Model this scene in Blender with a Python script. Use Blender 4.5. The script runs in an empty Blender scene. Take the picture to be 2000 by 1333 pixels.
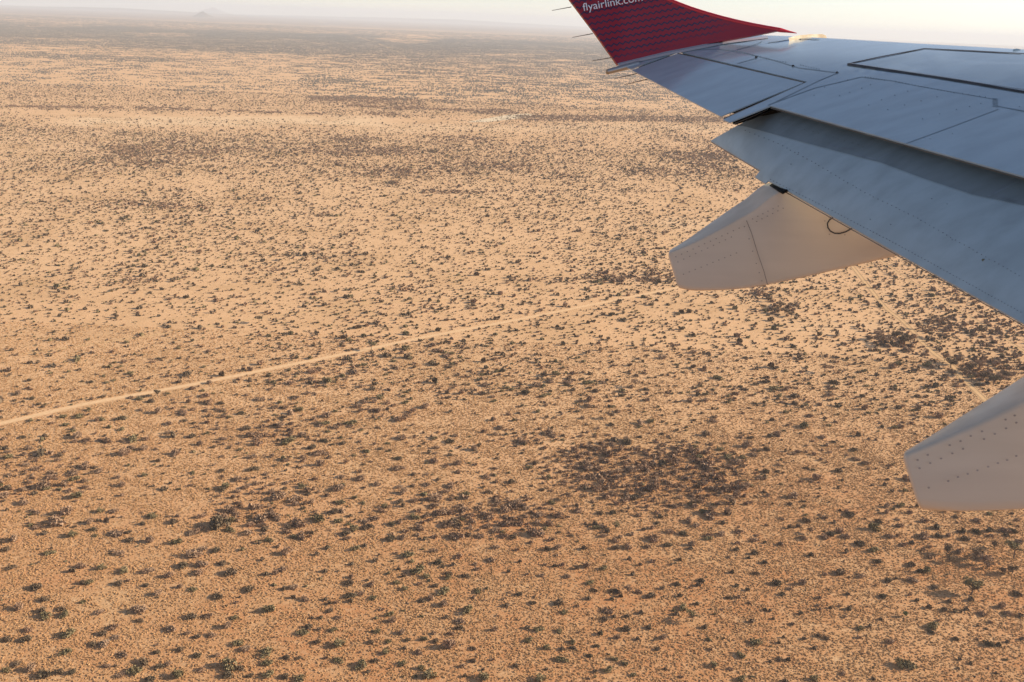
import bpy, bmesh, math, random
import numpy as np
from mathutils import Vector, Matrix
from mathutils.geometry import delaunay_2d_cdt
rng = np.random.default_rng(7); random.seed(7)
scene = bpy.context.scene
COL = scene.collection

# ------------------------------------------------------------------ camera
F = 1944.4                      # focal length in photo pixels (photo is 2000 x 1333)
PITCH = math.radians(17.85); ROLL = math.radians(2.29); ALT = 200.0
CAM = Vector((0, 0, ALT))
FW = Vector((0, math.cos(PITCH), -math.sin(PITCH)))
U0 = Vector((0, math.sin(PITCH), math.cos(PITCH)))
X0 = Vector((1, 0, 0))
RT = X0 * math.cos(ROLL) + U0 * math.sin(ROLL)
UP = U0 * math.cos(ROLL) - X0 * math.sin(ROLL)
cam = bpy.data.cameras.new('camera'); camo = bpy.data.objects.new('camera', cam); COL.objects.link(camo)
camo.matrix_world = Matrix((( RT.x, UP.x, -FW.x, CAM.x), (RT.y, UP.y, -FW.y, CAM.y), (RT.z, UP.z, -FW.z, CAM.z), (0, 0, 0, 1)))
cam.sensor_width = 36; cam.lens = 36 * F / 2000; cam.clip_start = 0.1; cam.clip_end = 150000
cam.dof.use_dof = True; cam.dof.focus_distance = 300; cam.dof.aperture_fstop = 7.1
scene.camera = camo

# ------------------------------------------------------------------ light
SUN_EL = math.radians(21.5); SUN_AZ = math.radians(84)      # azimuth clockwise from +Y (view direction)
world = bpy.data.worlds.new('World'); scene.world = world; world.use_nodes = True
nt = world.node_tree; nt.nodes.clear()
sky = nt.nodes.new('ShaderNodeTexSky'); sky.sky_type = 'NISHITA'; sky.sun_disc = False
sky.sun_elevation = SUN_EL; sky.sun_rotation = SUN_AZ; sky.air_density = 1.0; sky.dust_density = 0.18; sky.ozone_density = 1.0; sky.altitude = 1000
bg = nt.nodes.new('ShaderNodeBackground'); bg.inputs['Strength'].default_value = 0.083
wo = nt.nodes.new('ShaderNodeOutputWorld'); hs = nt.nodes.new('ShaderNodeHueSaturation'); hs.inputs['Saturation'].default_value = .66
nt.links.new(sky.outputs[0], hs.inputs['Color']); tn = nt.nodes.new('ShaderNodeMix'); tn.data_type = 'RGBA'; tn.blend_type = 'MULTIPLY'; tn.inputs[0].default_value = 1; tn.inputs[7].default_value = (.96, .985, 1.07, 1)
nt.links.new(hs.outputs[0], tn.inputs[6]); nt.links.new(tn.outputs[2], bg.inputs[0]); nt.links.new(bg.outputs[0], wo.inputs[0])
sun = bpy.data.lights.new('sun', 'SUN'); sun.energy = 5.0; sun.angle = math.radians(0.5); sun.color = (1.0, 0.84, 0.63)
suno = bpy.data.objects.new('sun', sun); COL.objects.link(suno)
sdir = Vector((math.cos(SUN_EL) * math.sin(SUN_AZ), math.cos(SUN_EL) * math.cos(SUN_AZ), math.sin(SUN_EL)))
suno.rotation_euler = sdir.to_track_quat('Z', 'Y').to_euler()
scene.view_settings.view_transform = 'Standard'; scene.view_settings.look = 'None'
scene.view_settings.gamma = 1; scene.view_settings.exposure = 0.84
scene.cycles.max_bounces = 6; scene.cycles.diffuse_bounces = 3; scene.cycles.glossy_bounces = 3
scene.cycles.volume_bounces = 1; scene.cycles.transparent_max_bounces = 8
scene.cycles.use_denoising = True

# ------------------------------------------------------------------ helpers
def ray(u, v): return FW * F + RT * (u - 1000.0) + UP * (666.5 - v)
def gp(u, v, z=0.0):
    d = ray(u, v); t = (z - CAM.z) / d.z; p = CAM + d * t
    return Vector((p.x, p.y, z))
def to_px(X, Y, Z=0.0):
    dx, dy, dz = X, Y, Z - ALT
    f = dx * FW.x + dy * FW.y + dz * FW.z
    r = dx * RT.x + dy * RT.y + dz * RT.z
    q = dx * UP.x + dy * UP.y + dz * UP.z
    return 1000 + F * r / f, 666.5 - F * q / f
def tag(o, label=None, cat=None, group=None, kind=None):
    if label: o['label'] = label
    if cat: o['category'] = cat
    if group: o['group'] = group
    if kind: o['kind'] = kind
    return o
def mesh_obj(name, verts, faces, mats=(), parent=None, smooth=False, link=True):
    me = bpy.data.meshes.new(name); me.from_pydata([tuple(v) for v in verts], [], faces); me.update()
    for m in mats: me.materials.append(m)
    if smooth: me.polygons.foreach_set('use_smooth', [True] * len(me.polygons))
    o = bpy.data.objects.new(name, me)
    if link: COL.objects.link(o)
    if parent is not None: o.parent = parent
    return o
def new_mat(name):
    m = bpy.data.materials.new(name); m.use_nodes = True
    return m, m.node_tree, m.node_tree.nodes['Principled BSDF']
def node(t, kind, **kw):
    n = t.nodes.new(kind)
    for k, v in kw.items():
        if k in n.inputs: n.inputs[k].default_value = v
        else: setattr(n, k, v)
    return n
def mixc(t, fac, a, b, blend='MIX'):
    n = t.nodes.new('ShaderNodeMix'); n.data_type = 'RGBA'; n.blend_type = blend
    for s, val in ((n.inputs[0], fac), (n.inputs[6], a), (n.inputs[7], b)):
        if hasattr(val, 'is_linked') or isinstance(val, bpy.types.NodeSocket): t.links.new(val, s)
        else: s.default_value = val
    return n.outputs[2]
def ramp(t, src, p0, p1):
    n = t.nodes.new('ShaderNodeMapRange'); n.clamp = True
    n.inputs[1].default_value = p0; n.inputs[2].default_value = p1
    t.links.new(src, n.inputs[0]); return n.outputs[0]

def hash2(ix, iy, seed):
    h = (ix.astype(np.int64) * 374761393 + iy.astype(np.int64) * 668265263 + seed * 974711) & 0x7fffffff
    h = ((h ^ (h >> 13)) * 1274126177) & 0x7fffffff
    return ((h ^ (h >> 16)) & 0xffff) / 65535.0
def vnoise(x, y, seed=0):
    ix = np.floor(x); iy = np.floor(y); fx = x - ix; fy = y - iy
    fx = fx * fx * (3 - 2 * fx); fy = fy * fy * (3 - 2 * fy)
    a = hash2(ix, iy, seed); b = hash2(ix + 1, iy, seed); c = hash2(ix, iy + 1, seed); d = hash2(ix + 1, iy + 1, seed)
    return (a * (1 - fx) + b * fx) * (1 - fy) + (c * (1 - fx) + d * fx) * fy
def fbm(x, y, seed=0, o=4):
    s = 0; a = 0.5; n = 0
    for k in range(o):
        s = s + a * vnoise(x * 2 ** k + 17.3 * k, y * 2 ** k - 9.1 * k, seed + k); n += a; a *= 0.55
    return s / n
def sstep(x, a, b):
    t = np.clip((x - a) / (b - a + 1e-9), 0, 1); return t * t * (3 - 2 * t)
def band(u, v, v0, v1, s=0.0, soft=4.0, u0=-9e9, u1=9e9, us=60.0):
    """1 inside the band v0 < v - s*u < v1 (photo rows), faded at the ends"""
    w = v - s * u
    return sstep(w, v0 - soft, v0 + soft) * (1 - sstep(w, v1 - soft, v1 + soft)) * sstep(u, u0 - us, u0 + us) * (1 - sstep(u, u1 - us, u1 + us))
def blob(u, v, cu, cv, ru, rv, soft=0.35):
    d = np.sqrt(((u - cu) / ru) ** 2 + ((v - cv) / rv) ** 2)
    return 1 - sstep(d, 1 - soft, 1 + soft)

# land cover of the place as surveyed from the photograph: where scrub stands thick or thin
THICKETS = [(1270, 930, 165, 56, 1.0), (980, 1012, 105, 36, .75), (1150, 890, 60, 18, .5), (1010, 860, 60, 14, .55), (860, 975, 60, 22, .5),
            (560, 835, 120, 24, .55), (400, 800, 60, 12, .5), (60, 930, 120, 42, .6), (450, 855, 90, 20, .45), (230, 870, 90, 20, .4), (520, 975, 110, 42, .42),
            (470, 1010, 60, 24, .4), (330, 745, 60, 8, .2), (640, 735, 50, 12, .35), (760, 800, 70, 14, .4), (900, 765, 40, 10, .3),
            (1180, 790, 60, 12, .35), (1400, 955, 60, 22, .6), (730, 1015, 60, 16, .3)]
CLUMPS = [(795, 563, 36, 7), (1060, 548, 60, 6), (1180, 546, 70, 7), (1285, 545, 42, 9), (235, 550, 40, 9), (330, 545, 70, 5), (150, 535, 25, 6), (520, 528, 24, 4),
          (1500, 585, 48, 14), (1530, 608, 32, 9), (1480, 570, 25, 8), (1740, 668, 52, 14), (1900, 730, 62, 18), (1800, 690, 40, 10), (1610, 660, 26, 6),
          (1060, 374, 70, 3), (890, 376, 60, 3), (1250, 372, 60, 3.5), (760, 360, 50, 4), (480, 600, 30, 5), (330, 405, 60, 5), (620, 420, 40, 4),
          (1900, 600, 110, 40), (1960, 670, 70, 46), (1835, 640, 40, 12), (850, 375, 40, 4), (690, 385, 50, 4), (210, 400, 60, 6), (500, 390, 60, 4)]
def cover(u, v, X, Y):
    big = fbm(X / 420.0, Y / 700.0, 3); mid = fbm(X / 95.0, Y / 120.0, 11); fin = fbm(X / 28.0, Y / 34.0, 19, 2)
    c = 0.40 + 0.6 * (mid - .5) + 0.35 * (big - .5)
    m = 0.30 * band(u, v, 255, 338, .012, 12, 130, 1500, 120)
    c = c + m * (0.8 + 1.2 * (mid - .4))
    c = c - 0.17 * band(u, v, 228, 252, -.002, 5, 100, 760) - .10 * band(u, v, 238, 262, 0, 6, 700, 1500)
    c = c - 0.12 * band(u, v, 620, 760, .0, 30, -200, 420, 160)
    c = c - 0.10 * band(u, v, 560, 640, .0, 20, 1300, 1700, 60)
    for a in THICKETS: c = c + (1.1 if a[4] > .7 else .62) * a[4] * blob(u + 30 * (fin - .5), v + 22 * (mid - .5), a[0], a[1], a[2], a[3])
    for a in CLUMPS: c = c + (.26 if a[0] > 1850 and a[1] < 700 else .34 if a[1] < 450 else .40) * blob(u + 40 * (fin - .5), v + 6 * (mid - .5), a[0], a[1], a[2], a[3] * 1.3, .7)
    # far country
    far = 1 - sstep(v, 190, 215)
    g = sstep(u + 60 * (mid - .5), 540, 700) * band(u, v, 60, 205, .045, 16) * (1 - .62 * sstep(v, 192, 210))
    c = c + g * (.42 + 1.1 * (mid - .5)) + .06 * far
    c = c + .5 * blob(u, v, 640, 160, 70, 13) + .3 * blob(u, v, 720, 190, 60, 5) + .3 * blob(u, v, 860, 176, 130, 6) + .3 * blob(u, v, 1000, 160, 80, 5)
    c = c + 1.3 * band(u, v, 206.5, 213.5, .012, 1.0, -100, 330) * (fin > .42) + 1.0 * band(u, v, 199, 202.5, .036, 1.0, 300, 640) * (fin > .5)
    c = c + 1.2 * band(u, v, 174, 177.5, .045, 1, 680, 930, 10) + 1.4 * blob(u, v, 965, 219, 36, 5) + .9 * band(u, v, 219, 229, .007, 2, 1030, 1450, 30)
    c = c + .5 * band(u, v, 168, 172, .002, 1.5, 380, 560) + .35 * band(u, v, 140, 144, .01, 1.5, 150, 520)
    c = c - .25 * band(u, v, 214, 224, .02, 3, -100, 900)
    dark = band(u, v, 44, 86, .035, 5, -300, 2400) * (1 - .8 * blob(u, v, 330, 68, 70, 4) - .6 * blob(u, v, 110, 52, 70, 3) - .7 * band(u, v, 35, 40, .02, 2, -100, 330))
    c = c + .7 * dark * (.75 + .9 * (big - .45) + .5 * (mid - .5))
    c = c + .7 * band(u, v, 101, 110, .04, 2, -60, 380) + .5 * band(u, v, 118, 122, .04, 2, 150, 300)
    c = c - .5 * (blob(u, v, 800, 78, 60, 8) + blob(u, v, 980, 108, 90, 3) + blob(u, v, 1060, 118, 80, 3)) * far
    return np.clip(c, 0.02, 1.6)

# ------------------------------------------------------------------ ground
def build_ground():
    angs = np.concatenate([np.linspace(-180, -44, 30, endpoint=False), np.linspace(-44, 44, 441), np.linspace(44, 180, 31)[1:-1]])
    rad = np.concatenate([[0], np.geomspace(120, 2600, 190), np.geomspace(2630, 45500, 330)])
    A, R_ = np.meshgrid(np.radians(angs), rad)
    X = R_ * np.sin(A); Y = R_ * np.cos(A); n, k = X.shape
    far = sstep(R_, 3000, 9000)
    Zs = np.zeros_like(X)
    V = np.stack([X.ravel(), Y.ravel(), Zs.ravel()], 1)
    i = np.arange(n - 1)[:, None]; j = np.arange(k)[None, :]; j2 = (j + 1) % k
    Q = np.stack([i * k + j, i * k + j2, (i + 1) * k + j2, (i + 1) * k + j], -1).reshape(-1, 4)[:, ::-1]
    me = bpy.data.meshes.new('ground'); me.vertices.add(len(V)); me.vertices.foreach_set('co', V.ravel())
    me.loops.add(Q.size); me.loops.foreach_set('vertex_index', Q.ravel()); me.polygons.add(len(Q))
    me.polygons.foreach_set('loop_start', np.arange(0, Q.size, 4)); me.polygons.foreach_set('loop_total', np.full(len(Q), 4)); me.update(); me.validate()
    front = Y.ravel() > 60
    u = np.full(len(V), 1000.0); v = np.full(len(V), 1500.0)
    uu, vv = to_px(X.ravel()[front], Y.ravel()[front]); u[front] = uu; v[front] = vv
    Xr, Yr = X.ravel(), Y.ravel()
    mid = fbm(Xr / 160., Yr / 220., 31); big = fbm(Xr / 700., Yr / 900., 41)
    red = sstep(v + 160 * (mid - .5), 700, 1180) * .85 + .30 * (mid - .5)
    red += .35 * sum(a[4] * blob(u, v, *a[:4], .6) for a in THICKETS)
    red -= .35 * blob(u, v, 1860, 1240, 150, 60, .6) + .3 * blob(u, v, 1560, 1080, 60, 20, .8) * 0
    red += .5 * band(u, v, 600, 760, 0, 40, 1500, 2000, 100) * 0
    pale = .25 * sstep(-v, -620, -330) * sstep(v, 150, 260) + .9 * band(u, v, 229, 247, -.002, 4, 130, 740) + .45 * band(u, v, 243, 258, .0, 6, 700, 1500) + .6 * blob(u, v, 40, 58, 100, 2) \
        + .35 * blob(u, v, 1330, 440, 80, 12, .7) + .3 * blob(u, v, 1850, 1150, 60, 8, .8) + .25 * blob(u, v, 1640, 640, 120, 12, .8)
    pale += .5 * (big - .5) * band(u, v, 120, 620, 0, 60)
    scr = cover(u, v, Xr, Yr)
    scr = np.clip((scr - .32) * 1.15, 0, 1) * far.ravel() + .62 * sstep(R_.ravel(), 11000, 20000)
    scr = np.where(front, scr, .2)
    for nm, arr in (('red', red), ('pale', pale), ('scrub', scr)):
        a = me.attributes.new(nm, 'FLOAT', 'POINT'); a.data.foreach_set('value', np.clip(arr, 0, 1).astype(np.float32))
    m, t, b = new_mat('ground_soil')
    at = {}
    for nm in ('red', 'pale', 'scrub'):
        a = t.nodes.new('ShaderNodeAttribute'); a.attribute_name = nm; at[nm] = a.outputs['Fac']
    geo = t.nodes.new('ShaderNodeNewGeometry'); pos = geo.outputs['Position']
    def nz(scale, detail=4, rough=.6):
        n = t.nodes.new('ShaderNodeTexNoise'); n.inputs['Scale'].default_value = scale; n.inputs['Detail'].default_value = detail; n.inputs['Roughness'].default_value = rough
        t.links.new(pos, n.inputs['Vector']); return n.outputs['Fac']
    n1, n2, n3, n4 = nz(.9, 3), nz(.09, 5), nz(.012, 4), nz(.35, 4)
    c = mixc(t, at['red'], (.70, .435, .235, 1), (.44, .19, .075, 1))
    c = mixc(t, at['pale'], c, (.78, .555, .335, 1))
    c = mixc(t, ramp(t, n2, .45, .8), c, (.55, .345, .18, 1))
    c = mixc(t, ramp(t, n3, .48, .72), c, (.56, .345, .175, 1))
    g = t.nodes.new('ShaderNodeMath'); g.operation = 'MULTIPLY'; g.inputs[1].default_value = .55; t.links.new(ramp(t, n1, .45, .7), g.inputs[0])
    c = mixc(t, g.outputs[0], c, (.44, .26, .135, 1))
    g2 = t.nodes.new('ShaderNodeMath'); g2.operation = 'MULTIPLY'; g2.inputs[1].default_value = .35; t.links.new(ramp(t, n4, .5, .7), g2.inputs[0])
    c = mixc(t, g2.outputs[0], c, (.72, .52, .31, 1))
    c = mixc(t, at['scrub'], c, (.15, .13, .11, 1))
    t.links.new(c, b.inputs['Base Color']); b.inputs['Roughness'].default_value = 1; b.inputs['Specular IOR Level'].default_value = .1
    n5 = nz(1.0, 3, .65)
    bp = t.nodes.new('ShaderNodeBump'); bp.inputs['Strength'].default_value = .55; bp.inputs['Distance'].default_value = .45
    t.links.new(n5, bp.inputs['Height']); t.links.new(bp.outputs[0], b.inputs['Normal'])
    me.materials.append(m); o = bpy.data.objects.new('ground', me); COL.objects.link(o); tag(o, kind='structure')
build_ground()

def soil_mat(name, col, col2, sc=.6):
    m, t, b = new_mat(name)
    geo = t.nodes.new('ShaderNodeNewGeometry'); n = t.nodes.new('ShaderNodeTexNoise'); n.inputs['Scale'].default_value = sc; n.inputs['Detail'].default_value = 5
    t.links.new(geo.outputs['Position'], n.inputs['Vector'])
    t.links.new(mixc(t, ramp(t, n.outputs['Fac'], .35, .65), (*col, 1), (*col2, 1)), b.inputs['Base Color'])
    b.inputs['Roughness'].default_value = 1; b.inputs['Specular IOR Level'].default_value = .1
    return m
def ribbon(name, pxs, width, mat, z, off=0.0, wob=.25, seed=0):
    pts = [gp(u, v) for u, v in pxs]
    # Catmull-Rom densify
    out = []
    for i in range(len(pts) - 1):
        p0 = pts[max(i - 1, 0)]; p1 = pts[i]; p2 = pts[i + 1]; p3 = pts[min(i + 2, len(pts) - 1)]
        k = max(4, int((p2 - p1).length / 8))
        for s in range(k):
            x = s / k
            out.append(.5 * ((2 * p1) + (p2 - p0) * x + (2 * p0 - 5 * p1 + 4 * p2 - p3) * x * x + (3 * p1 - p0 - 3 * p2 + p3) * x ** 3))
    out.append(pts[-1]); r = random.Random(seed)
    V = []; Fc = []
    for i, p in enumerate(out):
        d = (out[min(i + 1, len(out) - 1)] - out[max(i - 1, 0)]).normalized(); nrm = Vector((-d.y, d.x, 0))
        w1 = width / 2 * (1 + wob * (r.random() - .5)); w2 = width / 2 * (1 + wob * (r.random() - .5))
        V += [p + nrm * (off + w1) + Vector((0, 0, z)), p + nrm * (off - w2) + Vector((0, 0, z))]
        if i: Fc.append((2 * i - 2, 2 * i - 1, 2 * i + 1, 2 * i))
    return V, Fc
def add_track(name, pxs, width, mat, z=.04, ruts=None):
    if ruts is None: V, Fc = ribbon(name, pxs, width, mat, z)
    else:
        V, Fc = [], []
        for k, o_ in enumerate(ruts):
            v2, f2 = ribbon(name, pxs, width, mat, z, o_, .3, k); n = len(V); V += v2; Fc += [tuple(i + n for i in q) for q in f2]
    o = mesh_obj(name, V, Fc, (mat,)); tag(o, kind='structure'); return o
road_m = soil_mat('road_sand', (.75, .51, .29), (.65, .425, .235))
track_m = soil_mat('track_sand', (.66, .43, .22), (.56, .36, .185), .3)
rut_m = soil_mat('rut_soil', (.34, .21, .115), (.50, .32, .17))
pan_m = soil_mat('pan_clay', (.72, .58, .40), (.66, .52, .34), .02)
ROAD = [(-260, 882), (-80, 845), (0, 828), (175, 788), (350, 756.5), (525, 721.5), (682, 690), (825, 660), (1000, 627), (1175, 592), (1325, 562), (1480, 532), (1700, 490)]
add_track('road', ROAD, 3.7, road_m, .05)
add_track('track', [(-150, 716), (0, 697), (87, 686), (280, 658), (385, 641), (520, 620), (665, 601), (700, 594), (895, 584), (1080, 567)], 2.4, track_m)
TR1 = [(1600, 450), (1640, 492), (1664, 520), (1700, 565), (1730, 602), (1760, 625), (1785, 650), (1800, 668), (1830, 695), (1860, 715), (1880, 740), (1918, 776), (1990, 850)]
TR2 = [(1650, 462), (1715, 505), (1765, 540), (1825, 577), (1880, 610), (1930, 640), (2020, 700)]
add_track('track', TR1, 5.0, track_m, .04)
add_track('track', TR1, .9, rut_m, .06, ruts=(1.6, -1.6))
add_track('track', TR2, 2.6, track_m, .04)
add_track('track', TR2, 1.1, rut_m, .06, ruts=(.9,))
add_track('track', [(1240, 430), (1272, 442), (1300, 456), (1350, 482), (1400, 500)], 3.0, track_m)
add_track('track', [(668, 64), (700, 73), (735, 84), (765, 97), (800, 108), (880, 118)], 26, track_m, .3)
add_track('track', [(690, 200), (800, 212), (905, 222), (985, 226)], 9, track_m, .1)
pn = [gp(u, v, .12) for u, v in ((912, 239), (940, 233), (965, 229), (990, 225), (1030, 222), (1042, 225), (1018, 231), (985, 235), (950, 239))]
tag(mesh_obj('clay_pan', pn, [tuple(range(len(pn)))], (pan_m,)), kind='structure')

# far hills
def hill(name, u, vbase, wpx, hpx, seed, asp=.6):
    c = gp(u, vbase); d = c.length; W = wpx / F * d; H = hpx / F * d
    n = 40; V = []; Fc = []
    for j in range(n + 1):
        for i in range(n + 1):
            x = (i / n * 2 - 1); y = (j / n * 2 - 1); rr = math.sqrt(x * x + y * y)
            z = max(0, 1 - rr) ** 1.25
            nn = float(fbm(np.array([x * 2.2 + seed]), np.array([y * 2.2]), seed, 4)[0])
            z = z * (.65 + .75 * nn) - .02
            V.append((c.x + x * W / 2, c.y + y * W * asp / 2, z * H * 1.15))
    for j in range(n):
        for i in range(n): a = j * (n + 1) + i; Fc.append((a, a + 1, a + n + 2, a + n + 1))
    o = mesh_obj(name, V, Fc, (hill_m,), smooth=True); tag(o, kind='structure'); return o
hill_m = soil_mat('hill_scrub', (.13, .11, .08), (.24, .18, .13), .004)
hill('hills', 397, 34, 46, 9, 5); hill('hills', 416, 26, 70, 8, 9)
hill('hills', 240, 22, 560, 5, 15, .2); hill('hills', 900, 46, 900, 6, 25, .2)

# ------------------------------------------------------------------ plant materials
def plant_mat(name, cols, rough=.9, trans=.0):
    m, t, b = new_mat(name)
    oi = t.nodes.new('ShaderNodeObjectInfo'); cr = t.nodes.new('ShaderNodeValToRGB'); e = cr.color_ramp.elements
    while len(e) < len(cols): e.new(.5)
    for i, c in enumerate(cols): e[i].position = i / (len(cols) - 1); e[i].color = (*c, 1)
    t.links.new(oi.outputs['Random'], cr.inputs[0])
    geo = t.nodes.new('ShaderNodeNewGeometry'); n = t.nodes.new('ShaderNodeTexNoise'); n.inputs['Scale'].default_value = 2.5; n.inputs['Detail'].default_value = 3
    t.links.new(geo.outputs['Position'], n.inputs['Vector'])
    h = t.nodes.new('ShaderNodeMath'); h.operation = 'MULTIPLY_ADD'; h.inputs[1].default_value = 1.3; h.inputs[2].default_value = .35; t.links.new(n.outputs['Fac'], h.inputs[0])
    c = mixc(t, 1.0, cr.outputs[0], (1, 1, 1, 1), 'MULTIPLY'); vm = t.nodes.new('ShaderNodeVectorMath'); vm.operation = 'SCALE'
    t.links.new(c, vm.inputs[0]); t.links.new(h.outputs[0], vm.inputs['Scale'])
    t.links.new(vm.outputs[0], b.inputs['Base Color']); b.inputs['Roughness'].default_value = rough; b.inputs['Specular IOR Level'].default_value = .15
    return m
BROWN = plant_mat('dry_twigs', [(.32, .20, .13), (.37, .25, .165), (.26, .17, .115)])
OLIVE = plant_mat('olive_leaves', [(.225, .18, .098), (.27, .215, .12), (.185, .15, .082)])
DARK = plant_mat('dark_leaves', [(.17, .125, .082), (.215, .15, .098), (.145, .115, .074)])
GREEN = plant_mat('green_leaves', [(.10, .125, .05), (.12, .14, .06)])
FARM = plant_mat('far_scrub', [(.14, .12, .095), (.17, .14, .11), (.12, .115, .09)])
BARK = plant_mat('bark', [(.12, .085, .065), (.16, .12, .09)])
STRAW = plant_mat('straw', [(.44, .255, .12), (.54, .33, .165), (.35, .195, .09), (.49, .29, .14)])

def quad_cloud(pts, size, r, flat=.0, up=0.0):
    V = []; Fc = []
    for p in pts:
        a = Vector((r.gauss(0, 1), r.gauss(0, 1), r.gauss(0, 1) * (1 - flat) + 1e-3)).normalized()
        b = a.cross(Vector((r.gauss(0, 1), r.gauss(0, 1), r.gauss(0, 1)))).normalized(); s = size * r.uniform(.6, 1.4); k = s * r.uniform(.45, .9)
        n = len(V); p = Vector(p)
        V += [p - a * s - b * k * .5, p + a * s * .6 - b * k, p + a * s + b * k * .4, p - a * s * .5 + b * k]; Fc.append((n, n + 1, n + 2, n + 3))
    return V, Fc
def tube(V, Fc, p, q, r0, r1, k=5):
    p = Vector(p); q = Vector(q); d = (q - p).normalized(); a = d.orthogonal().normalized(); b = d.cross(a); n = len(V)
    for c, rr in ((p, r0), (q, r1)):
        for i in range(k):
            an = 2 * math.pi * i / k; V.append(c + (a * math.cos(an) + b * math.sin(an)) * rr)
    for i in range(k): Fc.append((n + i, n + (i + 1) % k, n + k + (i + 1) % k, n + k + i))
def lumps_points(r, nl, n, h, spread=.62, lr=(.3, .55), shell=.55):
    """points filling several overlapping mounds: unit radius, height h"""
    ls = [(Vector((0, 0, h * .45)), .62)]
    for _ in range(nl):
        an = r.uniform(0, 6.283); d = spread * math.sqrt(r.random()); s = r.uniform(*lr)
        ls.append((Vector((d * math.cos(an), d * math.sin(an), h * r.uniform(.25, .75) * (1 - .35 * d))), s))
    P = []
    while len(P) < n:
        c, s = r.choice(ls); v = Vector((r.gauss(0, 1), r.gauss(0, 1), r.gauss(0, 1))).normalized() * (s * (shell + (1 - shell) * r.random()))
        v.z *= h * .9; p = c + v
        if p.z > .02: P.append(p)
    return P
PROTO = bpy.data.collections.new('prototypes')
def proto(name, V, Fc, mats, mi=None, coll=None):
    o = mesh_obj(name, V, Fc, mats, link=False)
    if mi is not None: o.data.polygons.foreach_set('material_index', mi)
    if coll: coll.objects.link(o)
    return o
def bush_mesh(seed, mat, n=330, h=.75, nl=6, size=.10, twig=14):
    r = random.Random(seed); P = lumps_points(r, nl, n, h); V, Fc = quad_cloud(P, size, r)
    mi = [0] * len(Fc)
    for _ in range(twig):
        q = r.choice(P); tube(V, Fc, (q.x * .15, q.y * .15, 0), q, .022, .008, 3)
    mi += [1] * (len(Fc) - len(mi))
    o = proto('bush_mesh', V, Fc, (mat, BARK), mi); return o.data
BM = {'b': [bush_mesh(s, BROWN, 430, h, nl) for s, h, nl in ((1, .62, 7), (2, .75, 5), (3, .5, 9), (4, .9, 4))],
      'g': [bush_mesh(s, OLIVE, 430, h, nl) for s, h, nl in ((11, .7, 8), (12, .85, 6), (13, .55, 9))],
      'd': [bush_mesh(s, DARK, 430, h, nl) for s, h, nl in ((21, .65, 6), (22, .5, 8), (23, .8, 4))],
      'v': [bush_mesh(s, GREEN, 300, h, nl) for s, h, nl in ((31, .9, 4),)]}
# lighter meshes for the mid distance and the far distance
def simple_bush(seed, mat, coll, n=46, h=.7, size=.26):
    r = random.Random(seed); P = lumps_points(r, 4, n, h, .5, (.3, .5), .3); V, Fc = quad_cloud(P, size, r)
    return proto('scrub_mesh', V, Fc, (mat,), None, coll)
C_MID = bpy.data.collections.new('mid_prototypes'); C_FAR = bpy.data.collections.new('far_prototypes'); C_TUFT = bpy.data.collections.new('tuft_prototypes')
NM = 0
for s in range(10):
    simple_bush(100 + s, (BROWN, DARK, OLIVE, BROWN, DARK)[s % 5], C_MID, 60, (.6, .8, .55, .95, .7)[s % 5]); NM += 1
def patch(seed):
    r = random.Random(seed); V = []; Fc = []
    for _ in range(15):
        cx, cy = r.uniform(-25, 25), r.uniform(-25, 25); s = r.choice((.9, 1.2, 1.5, 2.0)); n = len(V)
        k = 5; hh = s * r.uniform(.7, 1.2)
        for j, (zz, rr) in enumerate(((0, .8), (.45, 1.0), (.85, .6))):
            for i in range(k):
                an = 6.283 * i / k + j; q = r.uniform(.7, 1.25); V.append(Vector((cx + s * rr * q * math.cos(an), cy + s * rr * q * math.sin(an), hh * zz * r.uniform(.8, 1.2))))
        for j in range(2):
            for i in range(k): Fc.append((n + j * k + i, n + j * k + (i + 1) % k, n + (j + 1) * k + (i + 1) % k, n + (j + 1) * k + i))
        Fc.append(tuple(n + 2 * k + i for i in range(k)))
    return proto('patch_mesh', V, Fc, (FARM,), None, C_FAR)
for s in range(14): patch(200 + s)
def tuft(seed):
    r = random.Random(seed); P = []
    for _ in range(13):
        v = Vector((r.gauss(0, 1), r.gauss(0, 1), abs(r.gauss(0, 1)))).normalized() * r.uniform(.55, 1.05); P.append((v.x, v.y, v.z * .85))
    V, Fc = quad_cloud(P, .30, r, -.3); n = len(V); k = 5
    for j, (zz, rr) in enumerate(((-.05, .8), (.42, .7), (.72, .3))):
        for i in range(k):
            an = 6.283 * i / k + j * .5; q = r.uniform(.6, 1.35); V.append(Vector((rr * q * math.cos(an), rr * q * math.sin(an), zz * r.uniform(.7, 1.35))))
    for j in range(2):
        for i in range(k): Fc.append((n + j * k + i, n + j * k + (i + 1) % k, n + (j + 1) * k + (i + 1) % k, n + (j + 1) * k + i))
    Fc.append(tuple(n + 2 * k + i for i in range(k)))
    return proto('tuft_mesh', V, Fc, (STRAW,), None, C_TUFT)
for s in range(6): tuft(300 + s)

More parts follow.
